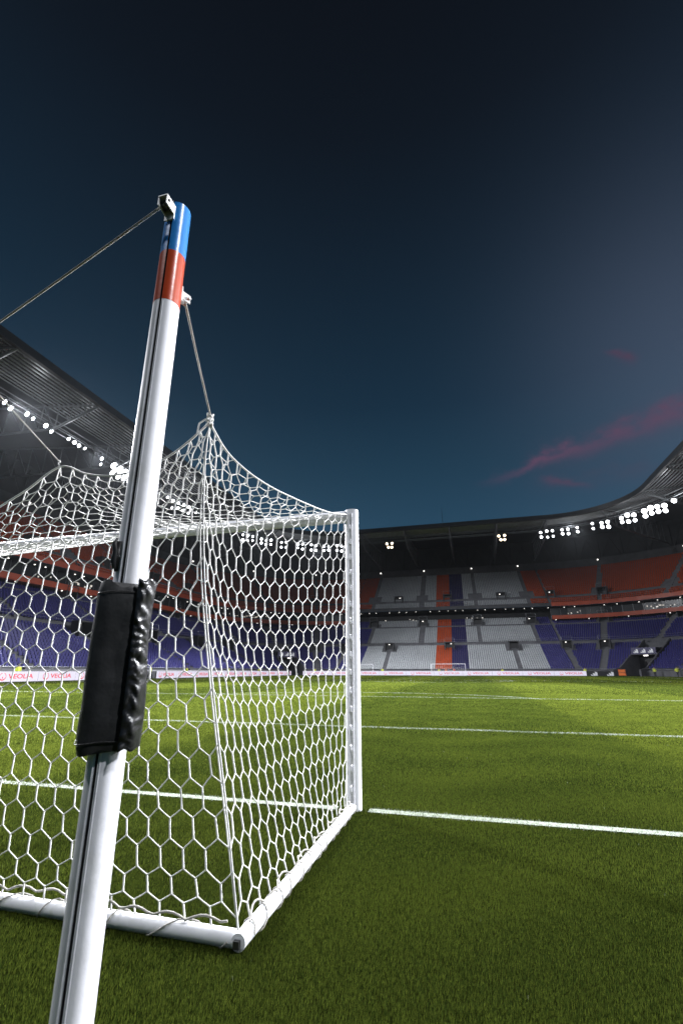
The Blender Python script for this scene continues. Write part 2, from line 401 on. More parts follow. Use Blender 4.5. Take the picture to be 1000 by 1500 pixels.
def make_grass():
    X, Y, W, H = [], [], [], []
    for r0, r1, dens, wd, hh in ((0.9, 1.7, 12000, 0.0022, 0.0155), (1.7, 3.2, 44000, 0.0012, 0.0155), (3.2, 5.5, 21000, 0.0020, 0.0165), (5.5, 9.0, 8500, 0.0040, 0.019), (9.0, 15.0, 2300, 0.009, 0.024), (15.0, 26.0, 800, 0.017, 0.024), (26.0, 50.0, 130, 0.034, 0.026), (50.0, 118.0, 26, 0.075, 0.028)):
        half = R(76) if r0 < 9 else R(58)
        n = int(dens * half * (r1 * r1 - r0 * r0))
        r = np.sqrt(rng.uniform(r0 * r0, r1 * r1, n)); a = rng.uniform(-half, half, n) + math.pi / 2 + YAW
        x, y = CAM.x + r * np.cos(a), CAM.y + r * np.sin(a)
        if r0 >= 9:       # painted lines keep their full cover far away
            k = n * 5; r = np.sqrt(rng.uniform(r0 * r0, r1 * r1, k)); a = rng.uniform(-half, half, k) + math.pi / 2 + YAW
            x2, y2 = CAM.x + r * np.cos(a), CAM.y + r * np.sin(a); on = in_line(x2, y2); x = np.concatenate([x, x2[on]]); y = np.concatenate([y, y2[on]])
        # thinner cover of wider blades outside the view
        side = np.abs((np.arctan2(y - CAM.y, x - CAM.x) - math.pi / 2 - YAW + math.pi) % (2 * math.pi) - math.pi) > R(41)
        ok = (np.abs(x) < 41.5) & (y < 108.2) & (~side | (rng.uniform(0, 1, len(x)) < .4)); x, y, side = x[ok], y[ok], side[ok]; n = len(x)
        X.append(x); Y.append(y); W.append(np.where(side, wd * 1.8, wd)); H.append(np.full(n, hh))
    X = np.concatenate(X); Y = np.concatenate(Y); W = np.concatenate(W); H = np.concatenate(H)
    n = len(X)
    # patchiness of tint from a few sine lobes plus per-blade randomness
    pt = 0.5 + 0.2 * np.sin(X * 3.1 + 1.3 * np.sin(Y * 2.3)) + 0.2 * np.sin(Y * 4.7 + 1.7 * np.sin(X * 1.9))
    band = np.floor((X + rng.normal(0, .12, n) + 80.1) / 6.7) % 2      # mowing bands up the pitch: sheen of leaned grass put into tint
    tint = np.clip(pt * 0.16 + rng.beta(2.0, 3.0, n) * 0.84 + (band - .5) * 0.22, 0, 1)
    h = H * rng.uniform(0.40, 1.30, n) * (0.80 + 0.4 * pt); az = rng.uniform(0, 2 * math.pi, n); lean = rng.uniform(0.05, 0.55, n) * h
    fa = rng.uniform(0, math.pi, n)
    lx, ly = np.cos(az) * lean + 0.0025, np.sin(az) * lean
    wx, wy = np.cos(fa) * W * 0.5, np.sin(fa) * W * 0.5
    V = np.zeros((n, 5, 3))
    V[:, 0] = np.stack([X - wx, Y - wy, np.zeros(n)], 1); V[:, 1] = np.stack([X + wx, Y + wy, np.zeros(n)], 1)
    V[:, 2] = np.stack([X + lx * .35 + wx * .8, Y + ly * .35 + wy * .8, h * .6], 1)
    V[:, 3] = np.stack([X + lx * .35 - wx * .8, Y + ly * .35 - wy * .8, h * .6], 1)
    V[:, 4] = np.stack([X + lx, Y + ly, h * .6 + (h - .3 * lean) * .4], 1)
    base = (np.arange(n) * 5)[:, None]
    # quad as two tris + tip tri
    F = np.concatenate([base + np.array([[0, 1, 2]]), base + np.array([[0, 2, 3]]), base + np.array([[3, 2, 4]])], 0)
    on = in_line(X + rng.normal(0, .020, n), Y + rng.normal(0, .020, n)).astype(int)
    on &= (rng.uniform(0, 1, n) < .76).astype(int)
    on |= (rng.uniform(0, 1, n) < .00012).astype(int) * (np.hypot(X - CAM.x, Y - CAM.y) < 9).astype(int)      # stray pale clippings
    # blades pushed flat under the ground bars of the goal are left out
    return np_mesh('grass', V.reshape(-1, 3), F, np.concatenate([on, on, on]), [M['blade'], M['blade_white']], attr=np.repeat(tint, 5))
grass = make_grass()
tag(grass, 'short mown green grass blades of the pitch in front of the camera', 'grass', kind='stuff')

# ------------------------------------------------------------------ the goal
goal = empty('football_goal', (0, 0, 0))
tag(goal, 'white full size football goal with ground frame, near end of the pitch', 'goal')
def goal_post(x, sgn):
    p = MB()
    ring = lambda z: [Vector((x + 0.064 * math.cos(t), 0.061 * math.sin(t), z)) for t in np.linspace(0, 2 * math.pi, 28, endpoint=False)]
    p.rings([ring(0.0), ring(2.56)])
    o = p.build('post', M['post_paint'], goal, smooth=True)
    # clip channel on the back of the post
    c = MB()
    c.box((x - 0.016, -0.064, 1.26), (0.010, 0.014, 2.5)); c.box((x + 0.016, -0.064, 1.26), (0.010, 0.014, 2.5)); c.box((x, -0.0605, 1.26), (0.022, 0.004, 2.5), 1)
    c.build('clip_channel', [M['post_paint'], M['channel']], o)
    return o
posts = [goal_post(3.72, 1), goal_post(-3.72, -1)]
cb = MB()
ring = lambda x: [Vector((x, 0.060 * math.cos(t), 2.50 + 0.060 * math.sin(t))) for t in np.linspace(0, 2 * math.pi, 28, endpoint=False)]
cb.rings([ring(-3.66), ring(3.66)]); crossbar = cb.build('crossbar', M['post_paint'], goal, smooth=True)
cc = MB(); cc.box((0, -0.064, 2.516), (7.3, 0.014, 0.010)); cc.box((0, -0.064, 2.484), (7.3, 0.014, 0.010)); cc.box((0, -0.0605, 2.5), (7.3, 0.004, 0.022), 1)
cc.build('clip_channel', [M['post_paint'], M['channel']], crossbar)
# clips that hook the net: one small hooked clip, repeated
clip = MB(); clip.box((0, -0.003, 0), (0.018, 0.008, 0.032)); clip.path([(0, -0.012, 0.028), (0.004, -0.034, 0.022), (0.004, -0.036, -0.006), (0, -0.014, -0.024)], 0.006, 6)
clip_o = None
def place_clip(loc, rot, par):
    global clip_o
    if clip_o is None: clip_o = o = clip.build('net_clip', M['post_paint'], par)
    else:
        o = clip_o.copy(); COL.objects.link(o); o.parent = par
    o.location = loc; o.rotation_euler = rot
for k in range(44):
    place_clip((-3.55 + 7.1 * k / 43, -0.070, 2.5), (0, R(90) + random.uniform(-.3, .3), 0), crossbar)
for p, x in zip(posts, (3.72, -3.72)):
    for k in range(16): place_clip((x + random.uniform(-.003, .003), -0.070, 0.16 + 2.2 * k / 15), (0, random.uniform(-.2, .2), 0), p)
# ground frame
GBR = 0.031
gx, gy = 3.72, -1.985
bars = {}
for s in (1, -1):
    b = MB(); b.path([(s * gx, -0.055, GBR), (s * (gx + .010), gy - 0.03, GBR)], GBR, 22)
    bars[s] = b.build('side_ground_bar', M['bar_paint'], goal, smooth=True)
b = MB(); b.path([(-gx, gy, GBR - 0.002), (gx, gy, GBR - 0.002)], GBR, 22)
back_bar = b.build('rear_ground_bar', M['bar_paint'], goal, smooth=True)
for s in (1, -1):
    e = MB(); e.box((s * (gx + .008), gy - 0.036, GBR - 0.002), (0.026, 0.024, 0.026)); e.box((s * (gx + .010), gy - 0.027, GBR), (0.036, 0.008, 0.036), 1)
    e.build('corner_plug', [M['black_plastic'], M['white_paint']], goal)

# ------------------------------------------------------------------ net
def lerp_curve(keys):
    ks = np.array([k[0] for k in keys], float); P = np.array([k[1] for k in keys], float)
    def f(t):
        t = np.asarray(t, float)
        # monotone smooth interpolation: Catmull-Rom per component
        i = np.clip(np.searchsorted(ks, t) - 1, 0, len(ks) - 2)
        h = (t - ks[i]) / (ks[i + 1] - ks[i]); h = h[..., None]
        p1, p2 = P[i], P[i + 1]
        i0 = np.maximum(i - 1, 0); i3 = np.minimum(i + 2, len(ks) - 1)
        d = (ks[i + 1] - ks[i])[..., None]
        m1 = (P[i + 1] - P[i0]) / (ks[i + 1] - ks[i0])[..., None] * d
        m2 = (P[i3] - P[i]) / (ks[i3] - ks[i])[..., None] * d
        return (2 * h ** 3 - 3 * h ** 2 + 1) * p1 + (h ** 3 - 2 * h ** 2 + h) * m1 + (-2 * h ** 3 + 3 * h ** 2) * p2 + (h ** 3 - h ** 2) * m2
    return f
TOPC = (3.36, -2.05, 2.445)
# fold rope at the top of the back panel, u from left (0) to right (1); gathered towards the hung points
half = [(0.5, (0.0, -1.98, 1.86)), (0.60, (0.80, -1.99, 1.88)), (0.70, (1.55, -2.00, 1.97)), (0.765, (2.03, -2.02, 2.155)), (0.80, (2.312, -2.05, 2.285)),
        (0.835, (2.52, -2.04, 2.215)), (0.87, (2.72, -2.03, 2.185)), (0.905, (2.94, -2.03, 2.21)), (0.94, (3.11, -2.03, 2.275)), (0.97, (3.25, -2.04, 2.36)), (1.0, TOPC)]
keys = [(1 - u, (-p[0], p[1], p[2])) for u, p in reversed(half[1:])] + half
Fold = lerp_curve(keys)
Seam = lerp_curve([(0.0, (3.712, -1.985, 0.06)), (0.15, (3.645, -2.005, 0.42)), (0.38, (3.52, -2.02, 0.98)), (0.58, (3.43, -2.02, 1.42)), (0.78, (3.375, -2.03, 1.86)), (0.92, (3.352, -2.04, 2.22)), (1.0, TOPC)])
SideTop = lerp_curve([(0.0, TOPC), (0.18, (3.42, -1.90, 2.30)), (0.36, (3.50, -1.62, 2.235)), (0.58, (3.57, -1.14, 2.275)), (0.82, (3.63, -0.48, 2.39)), (1.0, (3.69, -0.07, 2.50))])
def mirror(f):
    def h(t):
        p = f(t).copy(); p[..., 0] *= -1; return p
    return h
def coons(u, v, B, T, Lf, Rt):
    """boundary curves B(u) bottom, T(u) top, Lf(v) left, Rt(v) right"""
    u_, v_ = u[:, None], v[:, None]
    z, o = np.zeros(1), np.ones(1)
    c00, c10, c01, c11 = B(z)[0], B(o)[0], T(z)[0], T(o)[0]
    return ((1 - v_) * B(u) + v_ * T(u) + (1 - u_) * Lf(v) + u_ * Rt(v)
            - ((1 - u_) * (1 - v_) * c00 + u_ * (1 - v_) * c10 + (1 - u_) * v_ * c01 + u_ * v_ * c11))
def hex_panel(nu, nv, surf, iters, grav, seed, jitter=0.0):
    """pointy-top hexagon lattice: nu columns over u in 0..1, nv zigzag rows over v in 0..1"""
    nodes = {}; pts = []; edges = []; pin = []
    def node(i, j, k):
        return nodes.setdefault((i, j, k), len(nodes))
    UV = []
    hv = 1.0 / nv
    def uv_of(i, j, k):
        # zigzag row j: even i low, odd i high;  k=0
        low = (i + j) % 2 == 0
        return (i / (2 * nu), (j + (0.30 if low else 0.62)) * hv)
    for j in range(nv):
        for i in range(2 * nu + 1):
            n = node(i, j, 0); UV.append(uv_of(i, j, 0))
    for j in range(nv):
        for i in range(2 * nu):
            edges.append((node(i, j, 0), node(i + 1, j, 0)))
        for i in range(2 * nu + 1):
            if (i + j) % 2 == 1 and j + 1 < nv:
                edges.append((node(i, j, 0), node(i, j + 1, 0)))
    # ties to the bottom and top edge
    for i in range(2 * nu + 1):
        if i % 2 == 0:
            n = node(i, -1, 1); UV.append((i / (2 * nu), 0.0)); edges.append((n, node(i, 0, 0)))
        if (i + nv - 1) % 2 == 1:
            n = node(i, nv, 1); UV.append((i / (2 * nu), 1.0)); edges.append((n, node(i, nv - 1, 0)))
    UV = np.array(UV); E = np.array(edges)
    pinned = (UV[:, 0] < 1e-6) | (UV[:, 0] > 1 - 1e-6) | (UV[:, 1] < 1e-6) | (UV[:, 1] > 1 - 1e-6)
    P = surf(UV[:, 0].copy(), UV[:, 1].copy())
    rg = np.random.default_rng(seed)
    wgt = np.exp(rg.normal(0, jitter, len(E)))
    for it in range(iters):
        acc = np.zeros_like(P); cnt = np.zeros(len(P))
        for a, b in ((0, 1), (1, 0)):
            np.add.at(acc, E[:, a], P[E[:, b]] * wgt[:, None]); np.add.at(cnt, E[:, a], wgt)
        Q = acc / cnt[:, None]; Q[:, 2] -= grav
        P = np.where(pinned[:, None], P, 0.5 * P + 0.5 * Q)
    return P, E
def cords(P, E, r, name, material, parent, n=6):
    """each cord a slightly bowed tube, with a small knot at every node"""
    a, b = P[E[:, 0]], P[E[:, 1]]; d = b - a; L_ = np.linalg.norm(d, axis=1); ok = L_ > 1e-4
    a, b, d, L_ = a[ok], b[ok], d[ok], L_[ok]; m = len(a)
    t = d / L_[:, None]; up = np.where(np.abs(t[:, 2:3]) > .9, np.array([[1., 0, 0]]), np.array([[0., 0, 1]]))
    nrm = np.cross(t, up); nrm /= np.linalg.norm(nrm, axis=1)[:, None]; bi = np.cross(t, nrm)
    ang = np.linspace(0, 2 * math.pi, n, endpoint=False)
    bow = rng.normal(0, .012, m)[:, None] * L_[:, None] * nrm - np.array([0, 0, 1.]) * (.012 * L_ * np.abs(1 - t[:, 2] ** 2))[:, None]
    vs_ = np.where(np.abs(t[:, 2]) > .8, 1.12, .78)      # the doubled legs of the mesh are thicker
    V = []
    for f, rr in ((0, 1.0), (.5, .92), (1, 1.0)):
        c = a + d * f + (bow if f == .5 else 0)
        V.append(c[:, None, :] + rr * r * vs_[:, None, None] * (np.cos(ang)[None, :, None] * nrm[:, None, :] + np.sin(ang)[None, :, None] * bi[:, None, :]))
    V = np.stack(V, 1).reshape(-1, 3)
    F = []
    for s in range(2):
        for j in range(n):
            j2 = (j + 1) % n; F.append([s * n + j, s * n + j2, (s + 1) * n + j2, (s + 1) * n + j])
    F = (np.arange(m) * 3 * n)[:, None, None] + np.array(F)[None]; F = F.reshape(-1, 4)
    # knots: small octahedra smoothed
    k = len(P); kr = r * 1.28
    kd = np.array([[1, 0, 0], [-1, 0, 0], [0, 1, 0], [0, -1, 0], [0, 0, 1], [0, 0, -1.]]) * kr
    s2 = kr * .80 / math.sqrt(2) * 1.15
    # knot as a cube-sphere of 8 corners
    kc = np.array([[i, j, l] for i in (-1, 1) for j in (-1, 1) for l in (-1, 1)]) * kr * .62
    KV = (P[:, None, :] + kc[None]).reshape(-1, 3)
    KF = np.array([(0, 1, 3, 2), (4, 6, 7, 5), (0, 4, 5, 1), (2, 3, 7, 6), (0, 2, 6, 4), (1, 5, 7, 3)])
    KF = ((np.arange(k) * 8)[:, None, None] + KF[None]).reshape(-1, 4) + len(V)
    V = np.concatenate([V, KV]); F = np.concatenate([F, KF])
    return np_mesh(name, V, F, np.zeros(len(F)), [material], parent, smooth=True)
net = empty('goal_net', (0, -1.0, 0))
tag(net, 'white hexagonal mesh goal net hung behind the near goal', 'net')
CR = 0.0039
BarTop = lambda u: np.stack([-3.66 + 7.32 * np.asarray(u), np.full(np.shape(u), -0.085), np.full(np.shape(u), 2.50)], -1)
GroundB = lambda u: np.stack([-3.712 + 7.424 * np.asarray(u), np.full(np.shape(u), -1.985), np.full(np.shape(u), 0.07)], -1)
SeamL, SideTopL = mirror(Seam), mirror(SideTop)
def fin(o): return at_origin(o, net.location)
# the number of columns is set so a hexagon is about 0.19 m wide
def remap(u):      # uniform cells over the back, crowding a little at the hung corner
    return u
P, Eg = hex_panel(60, 20, lambda u, v: coons(u, v, GroundB, Fold, SeamL, Seam), 14, 0.0012, 3, .10)
back_pts = P; fin(cords(P, Eg, CR, 'back_panel', M['cord'], net))
P, Eg = hex_panel(60, 17, lambda u, v: coons(u, v, Fold, BarTop, SideTopL, SideTop), 14, 0.0022, 4, .12)
fin(cords(P, Eg, CR, 'roof_panel', M['cord'], net))
for s in (1, -1):
    mm = (lambda f: f) if s == 1 else mirror
    Bt = mm(lambda u: np.stack([np.full(np.shape(u), 3.72), -1.985 + 1.915 * np.asarray(u), np.full(np.shape(u), 0.07)], -1))
    Pt = mm(lambda v: np.stack([np.full(np.shape(v), 3.69), np.full(np.shape(v), -0.085), 0.07 + 2.43 * np.asarray(v)], -1))
    def bulge(u, v, Bt=Bt, Pt=Pt, s=s, mm=mm):
        P = coons(u, v, Bt, mm(SideTop), mm(Seam), Pt)
        P[:, 0] -= s * 0.10 * np.sin(math.pi * u) * np.sin(math.pi * np.clip(v, 0, 1)) ** 0.8
        return P
    P, Eg = hex_panel(17, 20, bulge, 10, 0.0010, 5 + s, .10)
    fin(cords(P, Eg, CR, 'side_panel', M['cord'], net))
# border ropes
t = np.linspace(0, 1, 140)
b = MB(); b.path([tuple(p) for p in Fold(t)], 0.0062, 6)
for f in (SideTop, SideTopL): b.path([tuple(p) for p in f(np.linspace(0, 1, 40))], 0.0066, 6)
fin(b.build('edge_rope', M['cord'], net, True))
for s, f in ((1, Seam), (-1, SeamL)):
    b = MB(); tt = np.linspace(0, 1, 40); S = f(tt)
    b.path([tuple(p) for p in S], 0.0044, 6)
    for off, ph in ((0.030, .3),):
        b.path([(p[0] - s * off * math.sin(math.pi * x) - s * .006 * math.sin(9 * x + ph), p[1] + .02 * math.sin(math.pi * x) + .008 * math.sin(7 * x + ph), p[2]) for p, x in zip(S, tt)] if off > .02 else
               [(p[0] + s * off * math.sin(math.pi * x * .7), p[1] + .05 * math.sin(math.pi * x) , p[2] - 0.03 * x) for p, x in zip(S[:22], tt[:22])], 0.0045, 6)
    fin(b.build('corner_seam_rope', M['cord'], net, True))
    # gathered knot at the hung corner
    k = MB(); c = Vector((s * TOPC[0], TOPC[1], TOPC[2])); rr = random.Random(3)
    for q in range(5):
        a0 = q * 1.3; k.path([c + Vector((.016 * math.cos(a0 + x), .016 * math.sin(a0 + x), .045 - .016 * q + .010 * math.sin(2 * x))) for x in np.linspace(0, 5.4, 12)], 0.0065, 6)
    k.path([c + Vector((-s * .02, -.01, .02)), c + Vector((-s * .055, -.02, -.01)), c + Vector((-s * .06, -.02, -.07)), c + Vector((-s * .035, -.01, -.10))], 0.006, 6)
    fin(k.build('corner_knot', M['cord'], net, True))
# lacing round the ground bars and scalloped edge of the net along them
def lacing(P0, P1, turns, seed, name):
    rr = random.Random(seed); P0, P1 = Vector(P0), Vector(P1); d = P1 - P0; T = d.normalized(); side = T.cross(Vector((0, 0, 1)))
    pts = []; n = turns * 10; ph = 0
    for i in range(n + 1):
        f = i / n; f2 = f + .010 * math.sin(f * 37 + seed) + .004 * math.sin(f * 91)
        an = 2 * math.pi * turns * f
        rad = GBR + 0.006
        pts.append(P0 + d * f2 + (side * math.cos(an) + Vector((0, 0, 1)) * math.sin(an)) * rad)
    b = MB(); b.path(pts, 0.0034, 5)
    # scallops on top of the bar
    pts = []
    for i in range(turns * 8 + 1):
        f = i / (turns * 8); pts.append(P0 + d * f + Vector((0, 0, GBR + 0.010 + 0.022 * abs(math.sin(math.pi * turns * f * 1.5 + .4)))) + side * (.022 * math.sin(f * 40 + seed)))
    b.path(pts, 0.0048, 5)
    fin(b.build(name, [M['rope']], net, True))
lacing((-3.66, gy, GBR), (3.66, gy, GBR), 30, 1, 'lacing')
lacing((3.731, -1.96, GBR), (3.722, -0.1, GBR), 12, 2, 'lacing')
lacing((-3.731, -1.96, GBR), (-3.722, -0.1, GBR), 12, 5, 'lacing')

# ------------------------------------------------------------------ net pole
def net_pole_parts(root):
    """built around the local z axis; groove faces local -y rotated to the left"""
    RP = 0.0515; H = 3.022; ga = R(-90 - 28)
    def ring(z, r=RP):
        return [Vector((r * math.cos(a), r * 1.03 * math.sin(a), z)) for a in (ga + R(4.5) + R(351) * t / 47 for t in range(48))]
    def slot(z, r=RP):
        return [Vector((r * q * math.cos(ga + R(da)), r * q * 1.03 * math.sin(ga + R(da)), z)) for da, q in ((-4.5, 1), (-4.5, .74), (4.5, .74), (4.5, 1))]
    def section(z0, z1, name, m, r=RP):
        b = MB()
        a, c = ring(z0, r), ring(z1, r); n = len(a)
        b.add(a + c, [(i, i + 1, n + i + 1, n + i) for i in range(n - 1)])
        for i in range(3):          # the sides and floor of the groove, each with its own corners
            p, q = slot(z0, r), slot(z1, r); b.add([p[i], p[i + 1], q[i + 1], q[i]], [(0, 1, 2, 3)], 1)
        b.add(a + slot(z0, r)[1:3], [tuple(range(n + 1, -1, -1))]); b.add(c + slot(z1, r)[1:3], [tuple(range(n + 2))])
        return b.build(name, [m, M['slot']], root, True)
    section(0.0, 2.482, 'pole_tube', M['white_paint'])
    section(2.482, 2.745, 'red_band', M['red_tape'], RP + .0006)
    section(2.745, H, 'blue_band', M['blue_tape'], RP + .0006)
    # narrow raised rails either side of the groove
    b = MB()
    for da in (-11, 11):
        a = ga + R(da); b.path([(RP * 1.0 * math.cos(a), RP * 1.03 * math.sin(a), 0), (RP * 1.0 * math.cos(a), RP * 1.03 * math.sin(a), 2.47)], 0.0022, 8)
    b.build('track_rail', M['white_paint'], root, True)
    # inner cord running in the groove
    # pulley bracket at the top
    gp = R(-90 - 38); c = Vector((math.cos(gp), math.sin(gp), 0)); sd = Vector((-c.y, c.x, 0)); rot = Matrix((c, sd, Vector((0, 0, 1)))).transposed()
    b = MB(); o = c * (RP + .030)
    for s in (-1, 1): b.box(o + sd * s * .020 + Vector((0, 0, H - .062)), (.060, .005, .046), 0, rot)
    b.box(o + Vector((0, 0, H - .037)), (.063, .0455, .005), 0, rot); b.box(c * (RP + .004) + Vector((0, 0, H - .075)), (.006, .047, .075), 0, rot)
    b.tube(o + c * .018 - sd * .026 + Vector((0, 0, H - .058)), o + c * .018 + sd * .026 + Vector((0, 0, H - .058)), .006, 8, 1)
    pb = b.build('pulley_bracket', [M['zinc'], M['black_plastic']], root)
    b = MB(); n = 20
    b.rings([[o + sd * y + c * (.004 + r * math.cos(t)) + Vector((0, 0, H - .064 + r * math.sin(t))) for t in np.linspace(0, 2 * math.pi, n, endpoint=False)] for y, r in ((-.012, .020), (-.004, .014), (.004, .014), (.012, .020))])
    b.build('pulley_wheel', M['black_plastic'], pb, True)
    # cleat on the side, black
    b = MB(); ca = ga - R(28); cv = Vector((math.cos(ca), math.sin(ca), 0)); p = cv * (RP + .010)
    b.path([p + Vector((0, 0, 1.372)), p + cv * .006 + Vector((0, 0, 1.395)), p + cv * .004 + Vector((0, 0, 1.43)), p + cv * .012 + Vector((0, 0, 1.455)), p + cv * .004 + Vector((0, 0, 1.475))], [.007, .010, .009, .008, .004], 8)
    b.box(cv * (RP + .003) + Vector((0, 0, 1.415)), (.014, .014, .10))
    b.build('rope_cleat', M['black_plastic'], root, True)
    # clamp bracket facing the net
    na = R(28); nv = Vector((math.cos(na), math.sin(na), 0)); ns = Vector((-nv.y, nv.x, 0)); nr = Matrix((nv, ns, Vector((0, 0, 1)))).transposed()
    b = MB()
    for s in (-1, 1): b.box(nv * (RP + .020) + ns * s * .013 + Vector((0, 0, 2.585)), (.048, .004, .042), 0, nr)
    b.box(nv * (RP + .002) + Vector((0, 0, 2.59)), (.005, .034, .075), 0, nr)
    b.path([nv * (RP + .036) - ns * .024 + Vector((0, 0, 2.585)), nv * (RP + .036) + ns * .024 + Vector((0, 0, 2.585))], .007, 10)
    b.build('clamp_bracket', M['zinc'], root)
    return nv * (RP + .030) + Vector((0, 0, 2.57)), o + c * .014 + Vector((0, 0, H - .070))
PB, PT = Vector((3.674, -2.823, 0)), Vector((3.622, -2.868, 3.057))
def lean_matrix(b, t):
    z = (t - b).normalized(); fwd = Vector((b.x - CAM.x, b.y - CAM.y, 0)).normalized()
    y = (fwd - z * fwd.dot(z)).normalized(); x = y.cross(z)
    m = Matrix((x, y, z)).transposed().to_4x4(); m.translation = b; return m
pole = empty('net_support_pole'); pole.matrix_world = PM = lean_matrix(PB, PT)
tag(pole, 'leaning white net pole with black pad and blue and red top', 'net pole', 'poles holding up the goal net')
loc_clamp, loc_pulley = net_pole_parts(pole)
# padding sleeve: soft rounded box round the pole with a wrinkled flap on the right
def padding(root):
    z0, z1 = 0.838, 1.322; b = MB(); nz_, nn = 26, 44
    rings = []
    for i in range(nz_ + 1):
        f = i / nz_; z = z0 + (z1 - z0) * f; e = min(f, 1 - f) * nz_; sh = 1 - .10 * math.exp(-e * .9)
        r_ = []
        for j in range(nn):
            t = 2 * math.pi * j / nn; cx, sy = math.cos(t), math.sin(t); p = 3.2
            k = (abs(cx) ** p + abs(sy) ** p) ** (-1 / p)
            wob = 1 + .014 * math.sin(3 * t + 5 * f) + .010 * math.sin(7 * f * 2 + 2 * t) + .008 * math.sin(23 * f + 5 * t)
            zz = z + (.010 * math.sin(2 * t + 1) + .006 * math.sin(5 * t)) * (1 if f > .5 else .6) * (f - .5) * 2 * (1 if f > .5 else 1)
            r_.append(Vector((-.018 + .070 * cx * k * sh * wob, -.004 + .078 * sy * k * sh * wob, zz)))
        rings.append(r_)
    b.rings(rings, 0, cap=True)
    o = b.build('pad_sleeve', M['vinyl'], root, True)
    # sewn hems and a strap line across the sleeve
    for z in (z0 + .028, z1 - .030):
        h = MB(); k = [Vector((-.018 + .0712 * math.cos(t) * (abs(math.cos(t)) ** 3.2 + abs(math.sin(t)) ** 3.2) ** (-1 / 3.2), -.004 + .0792 * math.sin(t) * (abs(math.cos(t)) ** 3.2 + abs(math.sin(t)) ** 3.2) ** (-1 / 3.2), z + .003 * math.sin(3 * t))) for t in np.linspace(0, 2 * math.pi, 60, endpoint=False)]
        h.path(k, .0016, 5, 0, True); h.build('hem', M['vinyl'], o, True)
    # flap
    b = MB(); nx, nzz = 12, 70; rr = np.random.default_rng(4)
    ph = rr.uniform(0, 6.28, 8)
    def P(i, k, side):
        u = i / nx; f = k / nzz; z = z0 + .004 + (z1 + .008 - z0) * f
        q = f * 17 + 1.3 * u + .8 * math.sin(f * 11)
        wr = (.020 * (abs(mnoise.noise(Vector((u * 1.1 + 4 * f, q, 0)))) - .2) + .013 * mnoise.noise(Vector((u * 2.1 - 6 * f, q * 2.1, 3.7))) + .005 * mnoise.noise(Vector((u * 5, q * 4, 8.)))) * (.30 + .70 * math.sin(math.pi * min(1, u * 1.1 + .05)))
        x = .026 + .056 * u + .006 * math.sin(f * 6 + ph[3]) * u
        y = -.094 + .045 * u ** 1.6 + wr + side * .006 - .012 * math.sin(math.pi * u)
        return Vector((x, y, z + .004 * math.sin(u * 9 + ph[5]) * (1 if k > nzz / 2 else -1)))
    vs = [P(i, k, s) for s in (0, 1) for k in range(nzz + 1) for i in range(nx + 1)]
    n1 = (nx + 1) * (nzz + 1); fs = []
    for k in range(nzz):
        for i in range(nx):
            a = k * (nx + 1) + i
            fs.append((a, a + 1, a + nx + 2, a + nx + 1)); fs.append((n1 + a, n1 + a + nx + 1, n1 + a + nx + 2, n1 + a + 1))
    for k in range(nzz):
        a = k * (nx + 1) + nx; fs.append((a, n1 + a, n1 + a + nx + 1, a + nx + 1)); a = k * (nx + 1); fs.append((a, a + nx + 1, n1 + a + nx + 1, n1 + a))
    for i in range(nx):
        fs.append((i, n1 + i, n1 + i + 1, i + 1)); a = nzz * (nx + 1) + i; fs.append((a, a + 1, n1 + a + 1, n1 + a))
    b.add(vs, fs); b.build('pad_flap', M['vinyl_gloss'], o, True)
padding(pole)
pole2 = copy_tree(pole)
pole2.matrix_world = lean_matrix(Vector((-3.674, -2.823, 0)), Vector((-3.63, -2.868, 3.057)))
tag(pole2, 'white net pole behind the far post of the near goal', 'net pole')
# ropes
def rope(pts, r, name, label, group='ropes of the goal net'):
    b = MB(); b.path(pts, r, 7); o = b.build(name, M['rope'], None, True); tag(o, label, 'rope', group); return o
def sag(a, b, d, n=14):
    a, b = Vector(a), Vector(b); return [a.lerp(b, i / n) - Vector((0, 0, d * 4 * (i / n) * (1 - i / n))) for i in range(n + 1)]
cl = PM @ loc_clamp; pu = PM @ loc_pulley
rope(sag(cl, (TOPC[0], TOPC[1], TOPC[2] + .05), .006), .0052, 'tension_rope', 'short grey rope from the padded pole to the net corner')
K = Vector((2.30, -2.755, 2.635)); pu2 = Vector((-pu.x, pu.y, pu.z))
rope(sag(pu, K, .004) + sag(K, pu2, .02)[1:], .0050, 'suspension_rope', 'long grey rope running from the pole top out past the roof')
HB = Vector((2.312, -2.05, 2.295))
o = rope(sag(K + Vector((0, 0, -.004)), HB + Vector((0.0, -.015, .02)), .004), .0046, 'hanger_rope', 'grey hanger rope ending in a small hook on the net edge')
b = MB(); b.path([HB + Vector((.006 * math.cos(a), -.012, .012 + .016 * math.sin(a))) for a in np.linspace(0, 5.5, 12)], .004, 6); b.build('hook', M['zinc'], o, True)
c2 = Vector((-cl.x, cl.y, cl.z)); rope(sag(c2, (-TOPC[0], TOPC[1], TOPC[2] + .05), .006), .0052, 'tension_rope', 'short grey rope from the other net pole to the net corner')

